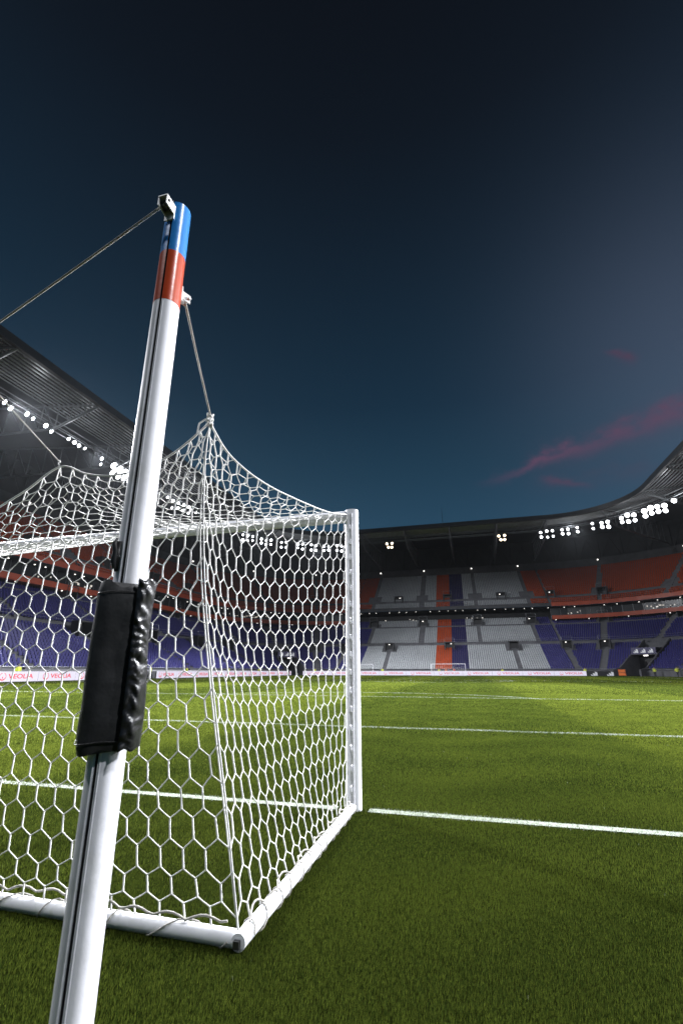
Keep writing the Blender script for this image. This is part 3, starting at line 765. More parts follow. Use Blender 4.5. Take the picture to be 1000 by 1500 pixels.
# ------------------------------------------------------------------ stadium bowl
A0 = 6.0            # corner radius of the base rectangle; centres at (+-28, 99)
def seg_pts(seg, d, a0=None, a1=None, n=14):
    """polyline along one segment at offset d from the touch/goal line; points (x, y) and outward normals"""
    if seg == 'left':
        Y = np.linspace(2, 99, 2); P = np.stack([np.full(2, -(34 + d)), Y], 1); Nn = np.tile([-1., 0], (2, 1))
    elif seg == 'right':
        Y = np.linspace(99, 30, 2); P = np.stack([np.full(2, 34 + d), Y], 1); Nn = np.tile([1., 0], (2, 1))
    elif seg == 'end':
        X = np.linspace(-28, 28, 2); P = np.stack([X, np.full(2, 105 + d)], 1); Nn = np.tile([0., 1], (2, 1))
    else:
        lo, hi = (a0, a1) if a0 is not None else (0, 90)
        ang = np.radians(np.linspace(lo, hi, n))          # measured from the side stand (0) to the end stand (90)
        s = -1 if seg == 'lcorner' else 1
        Nn = np.stack([s * np.cos(ang), np.sin(ang)], 1)
        P = np.array([s * 28., 99.]) + (A0 + d) * Nn
        if s == 1: P = P[::-1]; Nn = Nn[::-1]
    return P, Nn
TUNNEL_HALF = 2.6
def spans(seg, d, cut):
    """angular spans of a corner row, leaving out the tunnel mouth"""
    if seg not in ('lcorner', 'rcorner') or not cut: return [(None, None)]
    dl = math.degrees(math.asin(TUNNEL_HALF / (A0 + d)))
    return [(0, 45 - dl), (45 + dl, 90)]
def strip(mb, seg, prof, mi=0, cut=False):
    """loft a (d, z) profile along the segment"""
    k = len(spans(seg, 8, cut))
    for q in range(k):
        rows = []
        for d, z in prof:
            a0, a1 = spans(seg, d, cut)[q]
            P, _ = seg_pts(seg, d, a0, a1)
            rows.append([(p[0], p[1], z) for p in P])
        n = len(rows[0]); vs = [p for r in rows for p in r]
        fs = [(i * n + j, i * n + j + 1, (i + 1) * n + j + 1, (i + 1) * n + j) for i in range(len(rows) - 1) for j in range(n - 1)]
        if isinstance(mi, (list, tuple)):
            for i in range(len(rows) - 1):
                mb.add([p for r in rows[i:i + 2] for p in r], [(j, j + 1, n + j + 1, n + j) for j in range(n - 1)], mi[i])
        else: mb.add(vs, fs, mi)
ROWS_A = [(8.0 + .85 * i, 1.2 + .43 * i) for i in range(14)]
ROWS_B = [(21.1 + .8 * i, 8.1 + .47 * i) for i in range(10)]
ROWS_C = [(29.9 + .8 * i, 13.3 + .52 * i) for i in range(4)]
ROWS_D = [(28.2 + .8 * i, 18.6 + .6 * i) for i in range(3)]
ROWS_E = [(31.4 + .85 * i, 21.2 + .64 * i) for i in range(16)]
def steps(rows, depth):
    prof = []
    for d, z in rows: prof += [(d, z), (d + depth, z)]
    return prof
def bars3(m, c, t, k):
    """three slanted bars rising to the right, together a triangle"""
    for j, h in enumerate((.30, .58, .86)):
        x = (-.52 + j * .34) * k; d = .30 * k
        top = lambda xx: Vector((0, 0, h * k))
        m.add([c + t * (x + .0), c + t * (x + d), c + t * (x + d - .02 * k) + Vector((0, 0, (h - .16) * k)), c + t * (x - .10 * k) + Vector((0, 0, h * k))], [(0, 1, 2, 3)])
STANDS = {}
stand_info = {
 'left': ('side_stand', 'long side stand of blue lower seats behind the goal net'),
 'lcorner': ('corner_stand', 'curved corner stand with tunnel mouth seen through net by the post'),
 'end': ('end_stand', 'end stand with white seat blocks split by a red and navy stripe'),
 'rcorner': ('corner_stand', 'curved corner stand with the tunnel mouth, right of the white seat blocks'),
 'right': ('side_stand', 'side stand with orange upper seats at the right edge of the photo')}
for seg in ('left', 'lcorner', 'end', 'rcorner', 'right'):
    nm, lab = stand_info[seg]
    mid = seg_pts(seg, 20)[0]; mid = mid.mean(0)
    st = empty(nm, (mid[0], mid[1], 0)); tag(st, lab, 'grandstand', 'stands around the pitch'); STANDS[seg] = st
    F_ = lambda o, st=st: at_origin(o, st.location)
    balc = seg != 'end'
    m = MB(); strip(m, seg, [(7.4, 0), (7.4, 1.0), (8.0, 1.2)] + steps(ROWS_A, .85), 0, True)
    strip(m, seg, [(19.9, 6.79), (19.9, 7.2), (21.1, 7.2), (21.1, 8.1)])
    F_(m.build('lower_terrace', M['concrete'], st))
    m = MB(); strip(m, seg, steps(ROWS_B, .8) + [(29.1, 13.3), (29.9, 13.3)] + steps(ROWS_C, .8)); F_(m.build('middle_terrace', M['concrete'], st))
    m = MB(); strip(m, seg, [(33.1, 14.86), (35.5, 14.86), (35.5, 18.0)]); 
    strip(m, seg, [(35.5, 17.98), (28.0, 17.98)], 1); F_(m.build('concourse', [M['wall_dark'], M['soffit']], st))
    m = MB(); strip(m, seg, [(28.0, 18.0), (28.0, 18.95)], 0); strip(m, seg, [(28.0, 18.95), (28.12, 18.95), (28.12, 18.6), (28.2, 18.6)], 1)
    F_(m.build('tier_fascia', [M['orange_panel'] if balc else M['concrete_dark'], M['concrete_dark']], st))
    m = MB(); strip(m, seg, steps(ROWS_D, .8) + [(30.6, 20.6), (31.4, 20.6), (31.4, 21.2)] + steps(ROWS_E, .85)); F_(m.build('upper_terrace', M['concrete'], st))
    m = MB(); strip(m, seg, [(45.05, 30.8), (45.05, 33.9), (45.4, 33.9), (45.4, 33.5)], 0); F_(m.build('rear_parapet', M['concrete_dark'], st))
    m = MB(); strip(m, seg, [(46.5, 30), (46.5, 42.3)], 0)
    # cladding ribs and cross bracing on the rear wall
    P, Nn = seg_pts(seg, 46.2, n=14)
    if len(P) == 2:
        Lg = np.linalg.norm(P[1] - P[0]); k = max(2, int(Lg / 7)); P = np.array([P[0] + (P[1] - P[0]) * i / k for i in range(k + 1)])
    for i in range(len(P) - 1):
        a, b_ = P[i], P[i + 1]
        m.tube((a[0], a[1], 33), (a[0], a[1], 40.5), .16, 6, 1); m.tube((a[0], a[1], 33), ((a[0] + b_[0]) / 2, (a[1] + b_[1]) / 2, 40), .11, 5, 1)
        m.tube((b_[0], b_[1], 33), ((a[0] + b_[0]) / 2, (a[1] + b_[1]) / 2, 40), .11, 5, 1)
    F_(m.build('rear_wall', [M['wall_dark'], M['edge']], st))
    if balc:
        m = MB(); strip(m, seg, [(35.5, 14.6), (29.4, 14.6), (29.4, 15.6), (29.55, 15.6), (29.55, 14.8)], 0)
        F_(m.build('balcony', M['orange_panel'], st))
        m = MB(); strip(m, seg, [(31.0, 14.9), (31.0, 17.95)], 0)
        P, Nn = seg_pts(seg, 30.94, n=24)
        if len(P) == 2:
            Lg = np.linalg.norm(P[1] - P[0]); k = int(Lg / 2.2); P = np.array([P[0] + (P[1] - P[0]) * i / k for i in range(k + 1)])
        for p in P: m.tube((p[0], p[1], 14.85), (p[0], p[1], 17.9), .05, 4, 1)
        F_(m.build('box_glazing', [M['glass'], M['steel']], st))
    # rails along the walkways
    m = MB()
    for d, z in ((7.5, 1.0), (20.9, 8.1), (28.06, 18.95)):
        for h in ((.9, .45) if d > 8 else (.5,)):
            for a0, a1 in spans(seg, d, d < 8):
                P, _ = seg_pts(seg, d, a0, a1); m.path([(p[0], p[1], z + h) for p in P], .03, 4)
    F_(m.build('guard_rail', M['metal_post'], st))

# ---- aisles, vomitories and seats
def along(seg, d):
    """densely parametrised segment: function s -> (x, y, nx, ny), its length, and a label coordinate"""
    if seg == 'left': return (lambda s: (-(34 + d) + 0 * s, 2 + s, -1 + 0 * s, 0 * s)), 97., (lambda s: 2 + s)
    if seg == 'right': return (lambda s: (34 + d + 0 * s, 99 - s, 1 + 0 * s, 0 * s)), 69., (lambda s: 99 - s)
    if seg == 'end': return (lambda s: (-28 + s, 105 + d + 0 * s, 0 * s, 1 + 0 * s)), 56., (lambda s: -28 + s)
    r = A0 + d; sg = -1 if seg == 'lcorner' else 1
    def f(s):
        a = s / r; nx, ny = sg * np.cos(a), np.sin(a)
        return sg * 28 + r * nx, 99 + r * ny, nx, ny
    return f, r * math.pi / 2, (lambda s: np.degrees(s / r))
AISLE = {'A': {'end': [-16, 16], 'left': [6, 22, 38, 54, 70, 86], 'right': [38, 54, 70, 86], 'lcorner': [2, 69, 89], 'rcorner': [2, 69, 89]},
         'B': {'end': [-22.5, -7.6, 8, 22.5], 'left': [14, 30, 46, 62, 78, 94], 'right': [46, 62, 78, 94], 'lcorner': [20, 45, 70], 'rcorner': [20, 45, 70]}}
TEMPL = None
def seat_template():
    def bx(c, s, top=1.0):
        x, y, z = [q / 2 for q in s]
        return np.array([[c[0] + i * x * (top if k > 0 else 1), c[1] + j * y, c[2] + k * z] for i in (-1, 1) for j in (-1, 1) for k in (-1, 1)])
    # local: x along the row, y outward (towards the back), z up; tip-up seat with its back
    V = np.concatenate([bx((0, .02, .61), (.40, .07, .36), .80), bx((0, -.05, .40), (.37, .08, .26), .92)])
    f = np.array([(0, 1, 3, 2), (4, 6, 7, 5), (0, 4, 5, 1), (2, 3, 7, 6), (1, 5, 7, 3)])
    return V, np.concatenate([f, f + 8])
SV, SF = seat_template()
def seat_colour(seg, tier, x):
    up = tier in 'DE'
    c = np.full(len(x), 2 if up else 0)
    if seg == 'end':
        w = np.abs(x) < 22.5; c[w] = 1
        c[(x > -3.4) & (x < .45)] = 2; c[(x >= .45) & (x < 4.7)] = 3
    return c
allS = []
for seg in STANDS:
    for tier, rows, depth in (('A', ROWS_A, .85), ('B', ROWS_B, .8), ('C', ROWS_C, .8), ('D', ROWS_D, .8), ('E', ROWS_E, .85)):
        ais = AISLE['A' if tier == 'A' else 'B'][seg]
        for ri, (d, z) in enumerate(rows):
            dd = d + depth - .16
            f, Ln, lab = along(seg, dd)
            s = np.arange(.3, Ln - .2, .5); x, y, nx, ny = f(s); c = lab(s)
            keep = np.ones(len(s), bool)
            for a in ais:
                if seg in ('lcorner', 'rcorner'): keep &= np.abs(c - a) * math.pi / 180 * (A0 + dd) > .65
                else: keep &= np.abs(c - a) > .65
                if tier in 'ACE' and ((tier == 'A' and ri >= 10) or (tier == 'C' and ri <= 1) or (tier == 'E' and ri <= 2)):   # room for the vomitory
                    if seg in ('lcorner', 'rcorner'): keep &= np.abs(c - a) * math.pi / 180 * (A0 + dd) > 1.9
                    else: keep &= np.abs(c - a) > 1.9
            if tier == 'A' and seg in ('lcorner', 'rcorner'): keep &= np.abs(c - 45) * math.pi / 180 * (A0 + dd) > TUNNEL_HALF + .5
            col = seat_colour(seg, tier, x)
            allS.append(np.stack([x, y, np.full(len(s), z), nx + 0 * s, ny + 0 * s, col, np.full(len(s), {'left': 0, 'lcorner': 1, 'end': 2, 'rcorner': 3, 'right': 4}[seg])], 1)[keep])
S = np.concatenate(allS)
# the 300 seats that show largest become objects of their own
fwd = np.array([-math.sin(YAW) * math.cos(PITCH), math.cos(YAW) * math.cos(PITCH), math.sin(PITCH)])
rgt = np.array([math.cos(YAW), math.sin(YAW), 0.]); upv = np.cross(rgt, fwd)
Dv = S[:, :3] + np.array([0, 0, .6]) - np.array(CAM); zc = Dv @ fwd; uu = 500 + 658.7 * (Dv @ rgt) / np.maximum(zc, .1)
vis = (zc > 1) & (uu > 6) & (uu < 994)
order = np.argsort(np.where(vis, np.linalg.norm(Dv, axis=1), 1e9)); near = order[:300]
inview = (zc > 1) & (uu > -260) & (uu < 1260)
rest = np.ones(len(S), bool); rest[near] = False; rest &= inview
SEAT_M = [M['seat_blue'], M['seat_white'], M['seat_red'], M['seat_navy']]
def xf(Q):
    c, s_ = Q[:, 4], -Q[:, 3]   # local y -> normal (nx, ny): x axis = (ny, -nx)
    V = np.zeros((len(Q), len(SV), 3)); jit = rng.normal(0, .02, len(Q))
    V[:, :, 0] = Q[:, 0:1] + SV[None, :, 0] * Q[:, 4:5] + (SV[None, :, 1] + jit[:, None]) * Q[:, 3:4]
    V[:, :, 1] = Q[:, 1:2] - SV[None, :, 0] * Q[:, 3:4] + (SV[None, :, 1] + jit[:, None]) * Q[:, 4:5]
    V[:, :, 2] = Q[:, 2:3] + SV[None, :, 2]
    F = (np.arange(len(Q)) * len(SV))[:, None, None] + SF[None]
    return V.reshape(-1, 3), F.reshape(-1, 4), np.repeat(Q[:, 5], len(SF))
V, F, mi = xf(S[rest])
o = np_mesh('stadium_seats', V, F, mi, SEAT_M)
tag(o, 'rows of white, blue, navy and orange plastic seats filling the stands', 'seats', kind='stuff')
m = MB(); m.add([tuple(v) for v in SV], [tuple(int(i) for i in f) for f in SF])
proto = None
for i in near:
    x, y, z, nx, ny, c, sg = S[i]
    if proto is None: proto = o = m.build('stadium_seat', M['seat_blue'])
    else: o = proto.copy(); COL.objects.link(o)
    o.location = (x, y, z); o.rotation_euler = (0, 0, math.atan2(-nx, ny))
    tag(o, 'blue tip-up seat in the lower side stand, seen through the left part of the net', 'seat', 'blue seats of the lower side stand nearest the goal')

def local_frame(seg, d, c):
    """position, along-row direction and outward normal at label coordinate c"""
    f, Ln, lab = along(seg, d)
    if seg == 'left': s = c - 2
    elif seg == 'right': s = 99 - c
    elif seg == 'end': s = c + 28
    else: s = math.radians(c) * (A0 + d)
    x, y, nx, ny = [float(q) for q in f(np.float64(s))]
    n = Vector((nx, ny, 0)); t = Vector((ny, -nx, 0)); return Vector((x, y, 0)), t, n
def frame_m(t, n): return Matrix((t, n, Vector((0, 0, 1)))).transposed()
for seg, st in STANDS.items():
    F_ = lambda o, st=st: at_origin(o, st.location)
    # stairways: half-height steps in each aisle
    for tier, rows, depth, rise in (('A', ROWS_A, .85, .43), ('B', ROWS_B, .8, .47), ('C', ROWS_C, .8, .52), ('E', ROWS_E, .85, .64)):
        for c in AISLE['A' if tier == 'A' else 'B'][seg]:
            if seg == 'left' and c < 20: continue
            m = MB()
            for d, z in rows[:-1]:
                p, t, n = local_frame(seg, d + depth - .2, c); m.box(p + Vector((0, 0, z + rise / 4)), (1.15, .4, rise / 2), 0, frame_m(t, n))
            if tier in 'AB':
                d, z = rows[0]; p, t, n = local_frame(seg, d + .1, c); 
            F_(m.build('stairway', M['concrete'], st))
    # vomitories: framed dark doorways with rails
    lst = [('A', c, 17.2, 5.8, 2.3) for c in AISLE['A'][seg] + ([0] if seg == 'end' else [])] + [('C', c, 29.4, 13.3, 2.0) for c in AISLE['B'][seg]] + \
          [('E', c, 30.7, 20.6, 2.1) for c in ({'end': [-14.8, 0, 15.3]}.get(seg) or AISLE['A'][seg])]
    for tier, c, d, z, h in lst:
        if seg == 'left' and c < 20: continue
        p, t, n = local_frame(seg, d + .9, c); q = frame_m(t, n); p = p + Vector((0, 0, z)); wd = 2.3
        m = MB()
        for s in (-1, 1): m.box(p + t * s * wd / 2 + Vector((0, 0, h / 2)), (.22, 1.8, h), 0, q)
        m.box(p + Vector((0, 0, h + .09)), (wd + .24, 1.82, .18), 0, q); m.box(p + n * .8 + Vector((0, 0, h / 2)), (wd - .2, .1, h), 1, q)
        for s in (-1, 1): m.tube(p + t * s * (wd / 2 + .05) - n * .85 + Vector((0, 0, h + .18)), p + t * s * (wd / 2 + .05) - n * .85 + Vector((0, 0, h + 1.1)), .03, 5, 2)
        m.tube(p - t * (wd / 2 + .05) - n * .85 + Vector((0, 0, h + 1.1)), p + t * (wd / 2 + .05) - n * .85 + Vector((0, 0, h + 1.1)), .03, 5, 2)
        v = F_(m.build('vomitory', [M['concrete_dark'], M['slot'], M['metal_post']], st))
        if (int(c * 7) + ord(tier)) % 3 != 0:
            e = MB(); e.box(p + n * .5 + t * random.uniform(-.4, .4) + Vector((0, 0, h - .25)), (.32, .08, .16), 0, q); e.build('doorway_lamp', M['lamp_dot'], v)
    # small lamps at the head of the upper aisles and along the concourse
    for c in AISLE['B'][seg]:
        p, t, n = local_frame(seg, 44.6, c); e = MB(); e.box(p + Vector((0, 0, 33.2)), (.34, .3, .30), 0, frame_m(t, n)); e.box(p + n * .25 + Vector((0, 0, 33.25)), (.5, .2, .5), 1, frame_m(t, n))
        F_(e.build('aisle_lamp', [M['lamp_dot'], M['black_plastic']], st))
    f, Ln, lab = along(seg, 30.2 if seg == 'end' else 29.9)
    s = 1.5
    lim = 0
    while s < Ln and lim < 40:
        x, y, nx, ny = [float(q) for q in f(np.float64(s))]
        e = MB(); zz = 17.8 if (seg == 'end' or lim % 3) else 14.45
        e.box((x, y, zz), (.18, .18, .10), 0); F_(e.build('concourse_lamp', M['lamp_dot'], st)); s += random.choice([2.1, 2.6, 4.2, 3.0]); lim += 1
    # small glowing panels put in for white glints behind the rail
    for k in range(3 if seg == 'end' else 5):
        c = random.uniform(-22, 24) if seg == 'end' else (random.uniform(10, 80) if 'corner' in seg else random.uniform(36, 96))
        p, t, n = local_frame(seg, 34.9 if seg == 'end' else 30.85, c); q = frame_m(t, n)
        for j in range(7):
            if random.random() < .6:
                e = MB(); e.box(p + t * (j * .75 - 2 + random.uniform(-.2, .2)) + Vector((0, 0, (15.9 if seg == 'end' else 16.4) + random.uniform(-.35, .3))), (random.uniform(.15, .42), .08, random.uniform(.12, .34)), 0, q)
                F_(e.build('lit_panel', M['glow_panel'], st))
    # tunnel in the corners
    if 'corner' in seg:
        p0, t, n = local_frame(seg, 7.4, 45)
        m = MB(); 
        for s in (-1, 1):
            base = p0 + t * s * (TUNNEL_HALF + .18)
            L0, L1 = -2.2, 12.6
            prof = [(L0, 0), (L1, 0), (L1, 8.0), (.4, 1.7), (L0, 1.25)]
            for sx in (0,):
                a = [base + t * (-.15) + n * x + Vector((0, 0, z)) for x, z in prof]; b_ = [base + t * .15 + n * x + Vector((0, 0, z)) for x, z in prof]
                m.rings([a, b_])
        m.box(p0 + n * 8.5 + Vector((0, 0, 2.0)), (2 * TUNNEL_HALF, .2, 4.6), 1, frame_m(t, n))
        m.box(p0 + n * 9.6 + Vector((0, 0, 5.75)), (2 * TUNNEL_HALF, 7.2, .3), 0, frame_m(t, n)); m.box(p0 + n * 12.45 + Vector((0, 0, 3.5)), (2 * TUNNEL_HALF + .3, .2, 7.4), 0, frame_m(t, n))
        m.box(p0 + n * 7.3 + Vector((0, 0, 4.55)), (2 * TUNNEL_HALF, 2.6, .3), 0, frame_m(t, n))
        F_(m.build('tunnel_walls', [M['concrete'], M['slot']], st))
        m = MB(); m.box(p0 + n * 5.95 + Vector((0, 0, 5.2)), (2 * TUNNEL_HALF, .14, 1.35), 0, frame_m(t, n)); sgn = F_(m.build('tunnel_header', M['seat_navy'], st))
        for k in (-1, 0, 1):
            c = p0 + n * 5.86 + t * k * 1.55 + Vector((0, 0, 4.78)); m = MB(); bars3(m, c, t, 1.0); m.build('triangle_mark', M['logo_white'], sgn)
        m = MB(); m.box(p0 + n * 5.6 + t * .5 + Vector((0, 0, 4.2)), (.9, .1, .22), 0, frame_m(t, n)); F_(m.build('tunnel_lamp', M['lamp_dot'], st))

# ------------------------------------------------------------------ roof
roof = empty('stadium_roof', (0, 52.5, 0)); tag(roof, 'dark ring roof with steel trusses over the stands under the evening sky', 'roof')
FR = lambda o: at_origin(o, roof.location)
def ring_path(hx, y0, y1, r, n=18, bow=0.0):
    """closed rounded rectangle, stations matched between calls"""
    P = []
    for (cx, cy, a0) in ((hx - r, y1 - r, 90), (hx - r, y0 + r, 0), (-hx + r, y0 + r, -90), (-hx + r, y1 - r, -180)):
        for i in range(n + 1):
            a = R(a0 - 90 * i / n); P.append((cx + r * math.cos(a), cy + r * math.sin(a)))
    return P
def densify(P, k):
    out_ = []
    for i in range(len(P)):
        a, b = P[i], P[(i + 1) % len(P)]; out_.append(a)
        if i % 19 == 18:
            for j in range(1, k): out_.append((a[0] + (b[0] - a[0]) * j / k, a[1] + (b[1] - a[1]) * j / k))
    return out_
KD = 10
def roof_ring(f):
    """f 0 at the inner edge, 1 at the outer edge"""
    hx = 42.1 + 40 * f; y1 = 109.9 + 44 * f; y0 = -5.2 - 42 * f; r = 16 + 38 * f
    return densify(ring_path(hx, y0, y1, r), KD)
def roof_z(f): return 36.9 + 5.0 * f
def loft(mb, rows, mi=0):
    n = len(rows[0]); mb.add([p for r in rows for p in r], [(i * n + j, i * n + (j + 1) % n, (i + 1) * n + (j + 1) % n, (i + 1) * n + j) for i in range(len(rows) - 1) for j in range(n)], mi)
def at_f(f, dz=0): return [(p[0], p[1], roof_z(f) + dz) for p in roof_ring(f)]
m = MB(); loft(m, [at_f(.004), at_f(.26)], 1); loft(m, [at_f(.262), at_f(1.0)], 0); loft(m, [at_f(.0, .28), at_f(1.0, .5)], 0)
FR(m.build('roof_deck', [M['roof_sheet'], M['roof_clear']], roof))
m = MB(); loft(m, [at_f(0, .32), at_f(0, -.75), at_f(.012, -.85), at_f(.02, -.1)]); FR(m.build('edge_beam', M['edge'], roof))
for k in range(1, 12):
    m = MB(); f = .018 + k * .0215; m.path([Vector(p) - Vector((0, 0, .22)) for p in at_f(f)], .10, 5, 0, True); FR(m.build('purlin', M['purlin'], roof))
# light gantry ring under the roof
GZ = 34.2
def gantry_pts(dz=0, inset=0): return [(p[0], p[1], GZ + dz) for p in densify(ring_path(50.0 - inset, -12.5 + inset, 112.8 - inset, 30), KD)]
m = MB()
for dz, ins in ((0, 0), (0, -1.1), (1.0, 0), (1.0, -1.1)): m.path([Vector(p) for p in gantry_pts(dz, ins)], .07, 5, 0, True)
ga_, gb_ = gantry_pts(0, 0), gantry_pts(1.0, -1.1)
for i in range(0, len(ga_), 1):
    m.tube(ga_[i], gb_[i], .04, 4); j = (i + 1) % len(ga_); mid = [(ga_[i][q] + ga_[j][q]) / 2 for q in range(3)]
    m.tube(mid, [(gb_[i][q] + gb_[j][q]) / 2 for q in range(3)], .04, 4)
FR(m.build('light_gantry', M['steel'], roof))
inner, outer = roof_ring(.01), roof_ring(.92)
NS = len(inner)
def truss(a, b):
    """radial truss: from the roof edge down to the gantry and back to the rear wall"""
    a, b = Vector((*a, 0)), Vector((*b, 0)); m = MB(); L_ = (b - a).length
    top = lambda x: a.lerp(b, x) + Vector((0, 0, roof_z(.01 + .91 * x) - .55))
    low = lambda x: a.lerp(b, x) + Vector((0, 0, 36.2 - 2.6 * min(1, x / .19) if x < .19 else 33.6 + 1.5 * (x - .19)))
    m.path([top(x) for x in (0, .25, .5, .75, 1)], .17, 6); m.path([low(x) for x in (.0, .19, .5, .75, 1)], .20, 6)
    xs = [.06, .125, .19, .27, .35, .45, .55, .65, .75, .85, .95]
    for i, x in enumerate(xs):
        m.tube(top(x), low(x), .08, 5)
        if i + 1 < len(xs): m.tube(low(x), top(xs[i + 1]), .07, 5)
    FR(m.build('truss', M['steel'], roof))
def interp_ring(Pr, s):
    i = int(s) % len(Pr); f = s - int(s); a, b = Pr[i], Pr[(i + 1) % len(Pr)]; return (a[0] + (b[0] - a[0]) * f, a[1] + (b[1] - a[1]) * f)
seen = []
for k in range(NS * 4):
    s = k / 4; p = interp_ring(inner, s); q = interp_ring(outer, s)
    if all(math.dist(p, z) > 11.5 for z in seen): seen.append(p); truss(p, q)
# mast on the far roof
m = MB(); m.path([(0.2, 140, 41), (0.2, 140, 52)], [.12, .04], 6); FR(m.build('roof_mast', M['steel'], roof))

# ------------------------------------------------------------------ floodlights
lamp_p = None
def floodlight(loc, aim, label, group, warm=False, scale=1.0):
    global lamp_p
    key = 'w' if warm else 'c'
    lamp_p = lamp_p or {}
    if key not in lamp_p:
        m = MB(); n = 16
        rg = lambda y, r: [Vector((r * math.cos(t), y, r * math.sin(t))) for t in np.linspace(0, 2 * math.pi, n, endpoint=False)]
        m.rings([rg(.45, .10), rg(.38, .20), rg(.10, .40), rg(0, .43)], cap=True)
        m.box((-.46, .12, 0), (.04, .10, .05)); m.box((.46, .12, 0), (.04, .10, .05)); m.path([(-.47, .12, 0), (-.47, .14, .62), (.47, .14, .62), (.47, .12, 0)], .03, 5); m.tube((0, .14, .62), (0, .14, .95), .03, 5)
        h = m.build('floodlight', M['black_plastic'])
        l = MB(); l.rings([rg(-.012, .385), rg(-.006, .40), rg(.0, .40)], cap=True); lo = l.build('lens', M['lens_warm' if warm else 'lens'], h)
        lamp_p[key] = h; o = h
    else: o = copy_tree(lamp_p[key])
    o.location = loc; d = (Vector(aim) - Vector(loc)).normalized()
    o.rotation_euler = (-d).to_track_quat('Y', 'Z').to_euler(); o.scale = (scale,) * 3
    tag(o, label, 'floodlight', group); return o
gant = gantry_pts(-.1, 0)
def gantry_at_x(x, far=True):
    best = None
    P = gant
    for i in range(len(P)):
        a, b = P[i], P[(i + 1) % len(P)]
        if (a[0] - x) * (b[0] - x) <= 0 and abs(a[0] - b[0]) > 1e-6 and a[1] > 60:
            f = (x - a[0]) / (b[0] - a[0]); return Vector((x, a[1] + (b[1] - a[1]) * f, GZ - .1))
    return None
def gantry_at_y(y, side):
    P = gant
    for i in range(len(P)):
        a, b = P[i], P[(i + 1) % len(P)]
        if (a[1] - y) * (b[1] - y) <= 0 and abs(a[1] - b[1]) > 1e-6 and a[0] * side > 20:
            f = (y - a[1]) / (b[1] - a[1]); return Vector((a[0] + (b[0] - a[0]) * f, y, GZ - .1))
CENTRE = Vector((0, 52, 0))
rr = random.Random(11)
def bank(p, rows, cols, label, group, spread=1.3, aim=None, sc_=.8):
    t = Vector((-(p.y - 52), p.x, 0)).normalized()
    for i in range(cols):
        for j in range(rows):
            q = p + t * (i - (cols - 1) / 2) * spread + Vector((0, 0, -.55 - j * 1.2 + rr.uniform(-.2, .2)))
            a = (aim or CENTRE) + Vector((rr.uniform(-14, 14), rr.uniform(-16, 16), 0)); floodlight(q, a, label, group, False, sc_ * rr.uniform(.78, 1.08))
LG = 'white floodlight in the bank under the roof curve at the right'
for x, rws, cls in ((24.6, 2, 1), (26.6, 2, 2), (29.9, 2, 2), (32.4, 2, 1), (35.4, 2, 1), (37.6, 2, 2), (41.4, 2, 3)):
    bank(gantry_at_x(x), rws, cls, LG, 'floodlights under the roof at the far right corner', sc_=1.15 if x > 37 else .85)  # outer banks get larger lamps to stand in for glare
for y, rws, cls in ((99.2, 2, 4), (95.2, 1, 1), (88, 2, 3), (80, 2, 2)):
    bank(gantry_at_y(y, 1), rws, cls, LG, 'floodlights under the roof at the far right corner', sc_=1.35)  # enlarged heads: lamp bloom put into their size
LL = 'white floodlight in the far bank seen through the net below the crossbar'
for x, rws, cls in ((-24.8, 2, 1), (-27.2, 2, 2), (-30.6, 2, 2), (-33.8, 2, 2), (-37.0, 2, 2), (-40.6, 2, 2), (-44.0, 2, 3)):
    bank(gantry_at_x(x), rws, cls, LL, 'floodlights under the roof at the far left corner')
LS = 'white floodlight under the side roof left of the leaning pole'
for y, rws, cls in ((33.2, 1, 2), (36.4, 1, 2), (39.4, 1, 2), (43.4, 1, 2), (45.4, 1, 2), (49.5, 2, 1), (53.6, 2, 3), (57.6, 2, 3)):
    bank(gantry_at_y(y, -1), rws, cls, LS, 'floodlights under the roof of the left side stand', sc_=.8 if y < 50 else 1.55)  # banks nearest the pole enlarged, their glare put into lamp size
LP = 'white floodlight under the side roof, seen through the net right of the pole'
for y, rws, cls in ((67, 1, 1), (71.5, 2, 4), (76, 1, 2), (96, 2, 3)):
    bank(gantry_at_y(y, -1), rws, cls, LP, 'floodlights under the roof seen through the net')
for x in (-13.4, 15.4):
    p = gantry_at_x(x) + Vector((0, 0, -.6))
    lab = 'warm lamp of the small group under the end roof nearest the goal post' if x < 0 else 'warm lamp of the small group under the end roof left of the bright bank'
    for dx, dz in ((-.7, 0), (.7, .05), (-.3, -1.0), (.6, -1.05)): floodlight(p + Vector((dx, 0, dz)), CENTRE + Vector((dx * 8, -30, 0)), lab, 'warm lamps under the end roof', True, .8)
# the light those floodlights give
#LAMPS
def spot(loc, aim, power, size=R(84), blend=1.0, rad=.5, col=(0.93, 0.95, 1.0)):
    l = bpy.data.lights.new('flood', 'SPOT'); l.energy = power; l.spot_size = size; l.spot_blend = blend; l.shadow_soft_size = rad; l.color = col
    o = bpy.data.objects.new('floodlight_beam', l); COL.objects.link(o); o.location = loc
    o.rotation_euler = (Vector(aim) - Vector(loc)).to_track_quat('-Z', 'Y').to_euler()
PW = 150000
for side in (-1, 1):
    for y, ya, k, sz in ((8, 10, .20, 66), (14, 22, 1.6, 55), (33, 19, 3.4, 55), (46, 26, 2.0, 54), (62, 46, .7, 116), (80, 78, .9, 117), (98, 66, .40, 90)):
        p = gantry_at_y(y, side); d = (Vector((0, y, 0)) - p); d.z = 0; d.normalize()
        spot(p + d * 1.6 + Vector((0, 0, -1.4)), (side * 5, ya, 0), PW * k, R(sz if side < 0 or sz < 70 else sz - 38), .9 if sz < 70 else .7)
for x in (-33, 33):
    p = gantry_at_x(x); spot(p + (CENTRE - p).normalized() * 1.8 + Vector((0, 0, -1)), (x * .1, 50, 0), PW * .8, R(70))
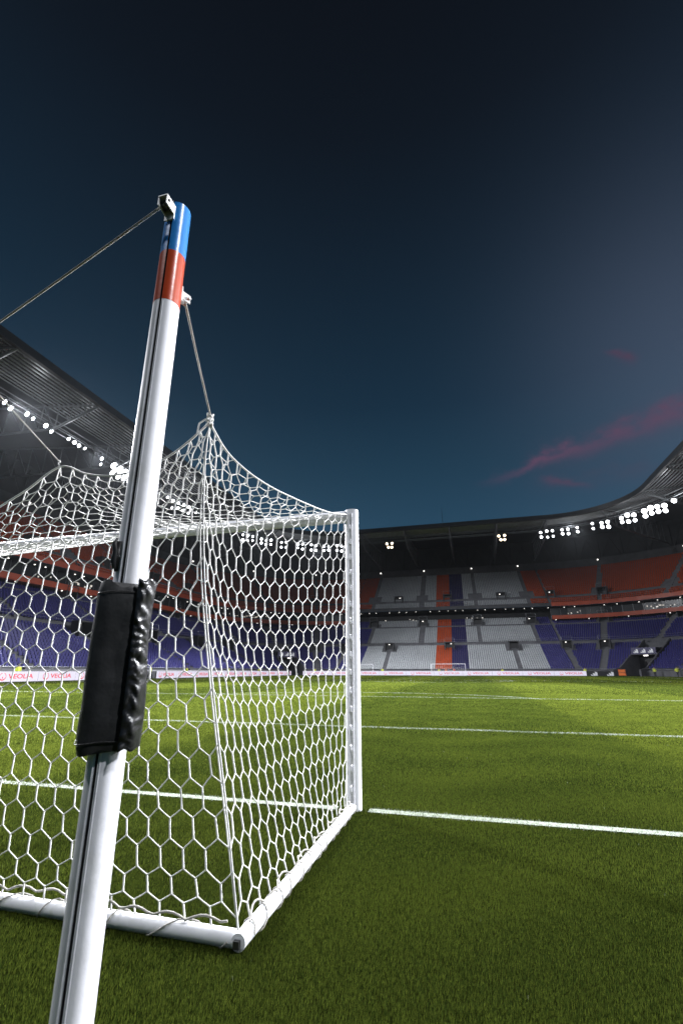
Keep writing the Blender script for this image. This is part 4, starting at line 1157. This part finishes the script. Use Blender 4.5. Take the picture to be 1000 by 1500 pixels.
# stray light thrown back on to the roof steel beside the banks
for p in [gantry_at_y(y, -1) for y in (35, 44, 55, 72, 96)] + [gantry_at_x(x) for x in (-36, 31, 41)] + [gantry_at_y(95, 1), gantry_at_y(82, 1)]:
    l = bpy.data.lights.new('spill', 'POINT'); l.energy = 420; l.shadow_soft_size = .6; l.color = (.93, .96, 1.0)
    o = bpy.data.objects.new('floodlight_spill', l); COL.objects.link(o); o.location = p + (Vector((0, 52, p.z)) - p).normalized() * 1.2 + Vector((0, 0, -.6))
# the near end of the ring: one pair on the goal area, one pair thrown long towards the far stand
for x, k in ((-13, .14), (28, .25)): spot((x, -11.0, 32.6), (2 + x * .06, .5, 0), PW * k, R(60))
for x in (-16, 16): spot((x, -9.5, 32.6), (x * .3, 78, 0), PW * 1.15, R(46))

# ------------------------------------------------------------------ advertising boards
FONT = None
def text_mesh(txt, size, name, m, parent, loc, rot, xs=1.0):
    cu = bpy.data.curves.new(name, 'FONT'); cu.body = txt; cu.size = size; cu.align_x = 'LEFT'; cu.align_y = 'CENTER'; cu.extrude = .006; cu.offset = .012
    tmp = bpy.data.objects.new('tmp', cu); COL.objects.link(tmp); bpy.context.view_layer.update()
    me = bpy.data.meshes.new_from_object(tmp.evaluated_get(bpy.context.evaluated_depsgraph_get())); bpy.data.objects.remove(tmp)
    me.name = name; me.materials.clear(); me.materials.append(m)
    o = bpy.data.objects.new(name, me); COL.objects.link(o); o.parent = parent; o.location = loc; o.rotation_euler = rot; o.scale = (xs, 1, 1); return o
def emblem_mesh(r):
    m = MB(); n = 36
    # open ring, thick below, with a drop in the middle
    vs = []; fs = []
    for i in range(n + 1):
        a = R(-250 + 320 * i / n); th = .16 * r + .16 * r * max(0, math.sin(a + math.pi))
        vs += [(r * math.cos(a), 0, r * math.sin(a)), ((r - th) * math.cos(a), 0, (r - th) * math.sin(a))]
    fs = [(2 * i, 2 * i + 1, 2 * i + 3, 2 * i + 2) for i in range(n)]
    m.add(vs, fs)
    vs = [(0, 0, .12 * r)] ; k = 16
    pts = [(.17 * r * math.cos(t), 0, -.30 * r + .20 * r * math.sin(t)) for t in np.linspace(0, 2 * math.pi, k, endpoint=False)]
    pts += []; m.add(pts + [(0, 0, .22 * r)], [tuple(range(k)), (3, 5, k)])
    return m
def make_board(Ln, h, em_off, txt_off, txt_w, mt):
    root = empty('advertising_board')
    m = MB(); m.box((Ln / 2, .09, h / 2 + .02), (Ln - .02, .16, h - .02), 1); m.build('housing', [M['board'], M['board_frame']], root)
    m = MB(); m.box((Ln / 2, .0, h / 2 + .03), (Ln - .03, .02, h - .05)); m.build('screen', M['board'], root)
    e = emblem_mesh(.36).build('emblem', mt, root); e.location = (em_off, -.016, h / 2 + .02)
    t = text_mesh('VEOLIA', .60, 'lettering', mt, root, (txt_off, -.014, h / 2 + .03), (R(90), 0, 0)); 
    w_ = max(v.co.x for v in t.data.vertices) - min(v.co.x for v in t.data.vertices); t.scale = (txt_w / w_, 1, 1)
    return root
bs = make_board(4.82, 1.0, .90, 1.48, 2.75, M['board_red'])
first = True
y = 40.47 - 4.82 * 4
starts = []
yy = y
while yy + 4.82 < 51.0: starts.append(yy); yy += 4.82
yy = 54.9
while yy + 4.82 < 108: starts.append(yy); yy += 4.82
for i, y in enumerate(starts):
    b = bs if i == 0 else copy_tree(bs)
    b.location = (-38.5, y, 0); b.rotation_euler = (0, 0, R(90))
    near_ = y < 51
    tag(b, 'lit white board with red lettering below the blue seats, left of the pole pad' if near_ else 'lit white board with red lettering below the side stand, right of the pole pad', 'advertising board', 'lit boards along the side touchline')
bf = make_board(6.43, 1.0, 1.5, 2.2, 3.6, M['board_pink'])
for k in range(10):
    b = bf if k == 0 else copy_tree(bf); b.location = (-35.6 + 6.43 * k, 108.5, 0); b.rotation_euler = (0, 0, 0)
    tag(b, 'lit white board with faded red lettering along the far goal line', 'advertising board', 'lit boards behind the far goal')
db = empty('advertising_board', (28.75, 108.5, 0)); tag(db, 'dark board with two white triangle marks, right end of the far boards', 'advertising board')
m = MB(); m.box((3.0, .09, .5), (5.9, .16, .98)); m.build('housing', M['board_frame'], db)
for c in (1.5, 4.6):
    m = MB(); bars3(m, Vector((c, -.004, .06)), Vector((1.25, 0, 0)), 1.0); m.build('triangle_mark', M['logo_white'], db)

# ------------------------------------------------------------------ far goals
def far_goal(loc, rz, w=7.32, h=2.44, d=1.8, label='', net_cell=.45):
    g = empty('football_goal', loc, rz); tag(g, label, 'goal')
    for s in (-1, 1):
        m = MB(); m.tube((s * (w / 2 + .06), 0, 0), (s * (w / 2 + .06), 0, h + .06), .06, 10); m.build('post', M['post_paint'], g, True)
    m = MB(); m.tube((-w / 2 - .12, 0, h + .06), (w / 2 + .12, 0, h + .06), .06, 10); m.build('crossbar', M['post_paint'], g, True)
    m = MB()
    m.path([(-w / 2 - .06, .1, .05), (-w / 2 - .06, d, .05), (w / 2 + .06, d, .05), (w / 2 + .06, .1, .05)], .045, 8); m.build('ground_frame', M['post_paint'], g, True)
    m = MB(); nx_ = int(w / net_cell)
    for i in range(nx_ + 1):
        x = -w / 2 + w * i / nx_; m.path([(x, .05, h), (x, d, h - .25 - .1 * math.sin(i)), (x, d, .08)], .010, 3)
    for j in range(1, 6): m.path([(-w / 2, .05, h * j / 6), (-w / 2, d, (h - .25) * j / 6), (w / 2, d, (h - .25) * j / 6), (w / 2, .05, h * j / 6)], .010, 3)
    m.build('net', M['cord'], g); return g
far_goal((0, 105, 0), 0, label='white goal at the far end in front of the red and navy seats')
far_goal((-21.9, 110.3, 0), 0, d=1.2, label='spare white goal stored behind the far boards beside the near post')

# ------------------------------------------------------------------ people
def body_parts(root, pose, jacket, legs_m, hair=True):
    """figure 1.76 m tall, facing local -y; pose: 'stand', 'walk' or 'sit'"""
    E = lambda c, rx, ry, n=12: [Vector((c[0] + rx * math.cos(t), c[1] + ry * math.sin(t), c[2])) for t in np.linspace(0, 2 * math.pi, n, endpoint=False)]
    if pose == 'sit': hipz = .50
    else: hipz = .92
    # one continuous skin: body grown from a skeleton
    me = bpy.data.meshes.new('person'); V = []; Eg = []; Rr = []
    def v(p, r): V.append(p); Rr.append(r); return len(V) - 1
    pel = v((0, 0, hipz), .13); ch = v((0, .0, hipz + .30), .15); sh = v((0, .01, hipz + .50), .12); nk = v((0, .0, hipz + .58), .055); hd = v((0, -.02, hipz + .72), .095); tp = v((0, -.01, hipz + .80), .075)
    Eg += [(pel, ch), (ch, sh), (sh, nk), (nk, hd), (hd, tp)]
    joints = {}
    for s in (-1, 1):
        st = (.20 if pose == 'walk' else .03) * s
        sw = v((s * .19, .01, hipz + .49), .062); el = v((s * .25, .02 + st * .5, hipz + .22), .047); wr_ = v((s * .24, -.06 + st * .9, hipz + .0), .033); hn = v((s * .235, -.09 + st * 1.0, hipz - .09), .036)
        Eg += [(sh, sw), (sw, el), (el, wr_), (wr_, hn)]
        hp = v((s * .10, 0, hipz - .06), .095)
        if pose == 'sit': kn = v((s * .12, -.42, hipz), .065); an = v((s * .12, -.44, .08), .042); ft = v((s * .12, -.60, .04), .04)
        else: kn = v((s * .11, -.03 - st, .49), .062); an = v((s * .11, .02 - st * 1.7, .08), .042); ft = v((s * .12, -.13 - st * 1.7, .035), .038)
        Eg += [(pel, hp), (hp, kn), (kn, an), (an, ft)]
        joints[s] = [Vector(V[i]) for i in (sw, el, wr_, hp, kn, an, ft)]
    me.from_pydata(V, Eg, []); me.materials.append(M['skin'])
    b = bpy.data.objects.new('body', me); COL.objects.link(b); b.parent = root
    md = b.modifiers.new('skin', 'SKIN'); lay = me.skin_vertices[0].data if me.skin_vertices else None
    if lay is None:
        bpy.context.view_layer.objects.active = b; b.select_set(True); bpy.ops.mesh.customdata_skin_add(); lay = me.skin_vertices[0].data
    for i, r in enumerate(Rr): lay[i].radius = (r, r)
    lay[0].use_root = True
    md.use_smooth_shade = True; sb = b.modifiers.new('sub', 'SUBSURF'); sb.levels = sb.render_levels = 1
    # jacket
    m = MB(); z = hipz
    m.rings([E((0, 0, z - .06), .175, .13), E((0, 0, z + .1), .17, .125), E((0, 0, z + .32), .20, .14), E((0, .01, z + .48), .19, .125), E((0, .01, z + .56), .08, .075)])
    for s in (-1, 1): m.path(joints[s][:3], [.085, .068, .052], 8)
    m.build('jacket', jacket, root, True)
    m = MB()
    for s in (-1, 1): m.path(joints[s][3:6], [.115, .085, .062], 8); m.path(joints[s][5:7], [.056, .05], 8)
    m.rings([E((0, 0, z - .12), .165, .12), E((0, 0, z + .04), .165, .12)])
    m.build('trousers', legs_m, root, True)
    if hair:
        m = MB(); c = (0, -.005, hipz + .77)
        m.rings([E((0, .015, hipz + .74), .103, .10), E((0, .012, hipz + .80), .098, .097), E((0, .005, hipz + .86), .05, .05)]); m.build('hair', M['hair'], root, True)
def person(loc, rz, pose, jacket, legs, label, z=0):
    r = empty('person', (loc[0], loc[1], z), rz); body_parts(r, pose, jacket, legs); tag(r, label, 'person'); return r
H, D_ = M['hivis'], M['dark_cloth']
person((-39.9, 34.4), R(75), 'stand', H, D_, 'steward in yellow jacket standing behind the side board left of the pole pad', .0)
person((-39.2, 52.6), R(80), 'stand', H, D_, 'person in yellow jacket and dark trousers just right of the pole pad', 0)
person((-38.9, 54.0), R(100), 'walk', H, D_, 'second person in yellow jacket right of the pole pad, beside the boards')
person((-40.0, 64.6), R(80), 'stand', H, D_, 'steward in yellow behind the boards right of the seam rope')
person((-39.9, 78.5), R(80), 'stand', H, D_, 'steward in yellow behind the side boards halfway along the side stand')
person((-39.9, 92.0), R(80), 'stand', H, D_, 'steward in yellow behind the side boards near the far corner')
person((-33.0, 110.2), R(0), 'stand', H, D_, 'steward in yellow behind the first board of the far goal line')
person((-15.8, 110.2), 0, 'stand', H, D_, 'steward in yellow at the foot of the stairway left of the far goal')
person((6.9 + 4.9, 110.4), 0, 'sit', H, D_, 'seated person in yellow behind the far boards right of the far goal', .30)
person((12.8 - .6, 110.2), 0, 'stand', H, D_, 'steward in yellow standing right of the far goal') if False else None
person((28.9, 110.3), R(-10), 'stand', H, D_, 'steward in yellow behind the dark board at the foot of a grey stairway')
person((-2.4, 110.2), 0, 'sit', H, D_, 'seated person in yellow behind the left half of the far goal', .30)
person((1.1, 110.2), 0, 'sit', M['red_cloth'], D_, 'seated person in red jacket behind the far goal', .35)
person((-.8, 110.4), 0, 'sit', M['orange_cloth'], D_, 'seated person in orange behind the middle of the far goal', .30)
person((39.5, 102.0), R(-30), 'stand', H, D_, 'steward in yellow standing right of the tunnel mouth')
person((40.8, 95.0), R(-40), 'walk', H, D_, 'tallest steward in yellow at the right edge by the corner seats')
# orange kit crate beside the tunnel
t = empty('equipment_crate', (35.6, 108.6, 0), R(-25)); tag(t, 'orange upright crate with dark frame beside the tunnel mouth', 'crate')
m = MB(); m.box((0, 0, .72), (1.35, .7, 1.2)); m.build('panel', M['orange_cloth'], t)
m = MB()
for sx in (-1, 1):
    for sy in (-1, 1): m.box((sx * .70, sy * .37, .70), (.07, .07, 1.4))
m.box((0, -.372, .75), (1.4, .05, .06)); m.box((0, -.372, 1.36), (1.4, .05, .06)); m.build('frame', M['board_frame'], t)
m = MB(); [m.tube((sx * .55, -.36, .06), (sx * .55, .36, .06), .06, 10) for sx in (-1, 1)]; m.build('wheel', M['black_plastic'], t)

# ------------------------------------------------------------------ thin haze volume added to lift the blacks and glow round lamps
hz = MB(); hz.box((0, 60, 29), (230, 260, 62)); hz = hz.build('haze', M['concrete']); hz.data.materials.clear()
hm = bpy.data.materials.new('fill haze'); hm.use_nodes = True; hn = hm.node_tree; hn.nodes.clear()
ho = hn.nodes.new('ShaderNodeOutputMaterial'); pv = hn.nodes.new('ShaderNodeVolumePrincipled')
pv.inputs['Color'].default_value = (0.86, 0.92, 1.0, 1); pv.inputs['Density'].default_value = 0.000022; pv.inputs['Anisotropy'].default_value = 0.65
hn.links.new(pv.outputs[0], ho.inputs['Volume']); hz.data.materials.append(hm)
tag(hz, 'thin fill haze volume added to lift the dark parts of the floodlit stadium', 'haze', kind='stuff')

# ------------------------------------------------------------------ render settings
sc.view_settings.view_transform = 'Standard'; sc.view_settings.look = 'None'; sc.view_settings.gamma = 1.0
sc.view_settings.exposure = 0.0
sc.render.engine = 'CYCLES'
sc.cycles.use_denoising = True
sc.cycles.max_bounces = 5; sc.cycles.diffuse_bounces = 3; sc.cycles.glossy_bounces = 3
sc.cycles.sample_clamp_indirect = 4.0
sc.cycles.use_light_tree = True
bpy.context.view_layer.update()
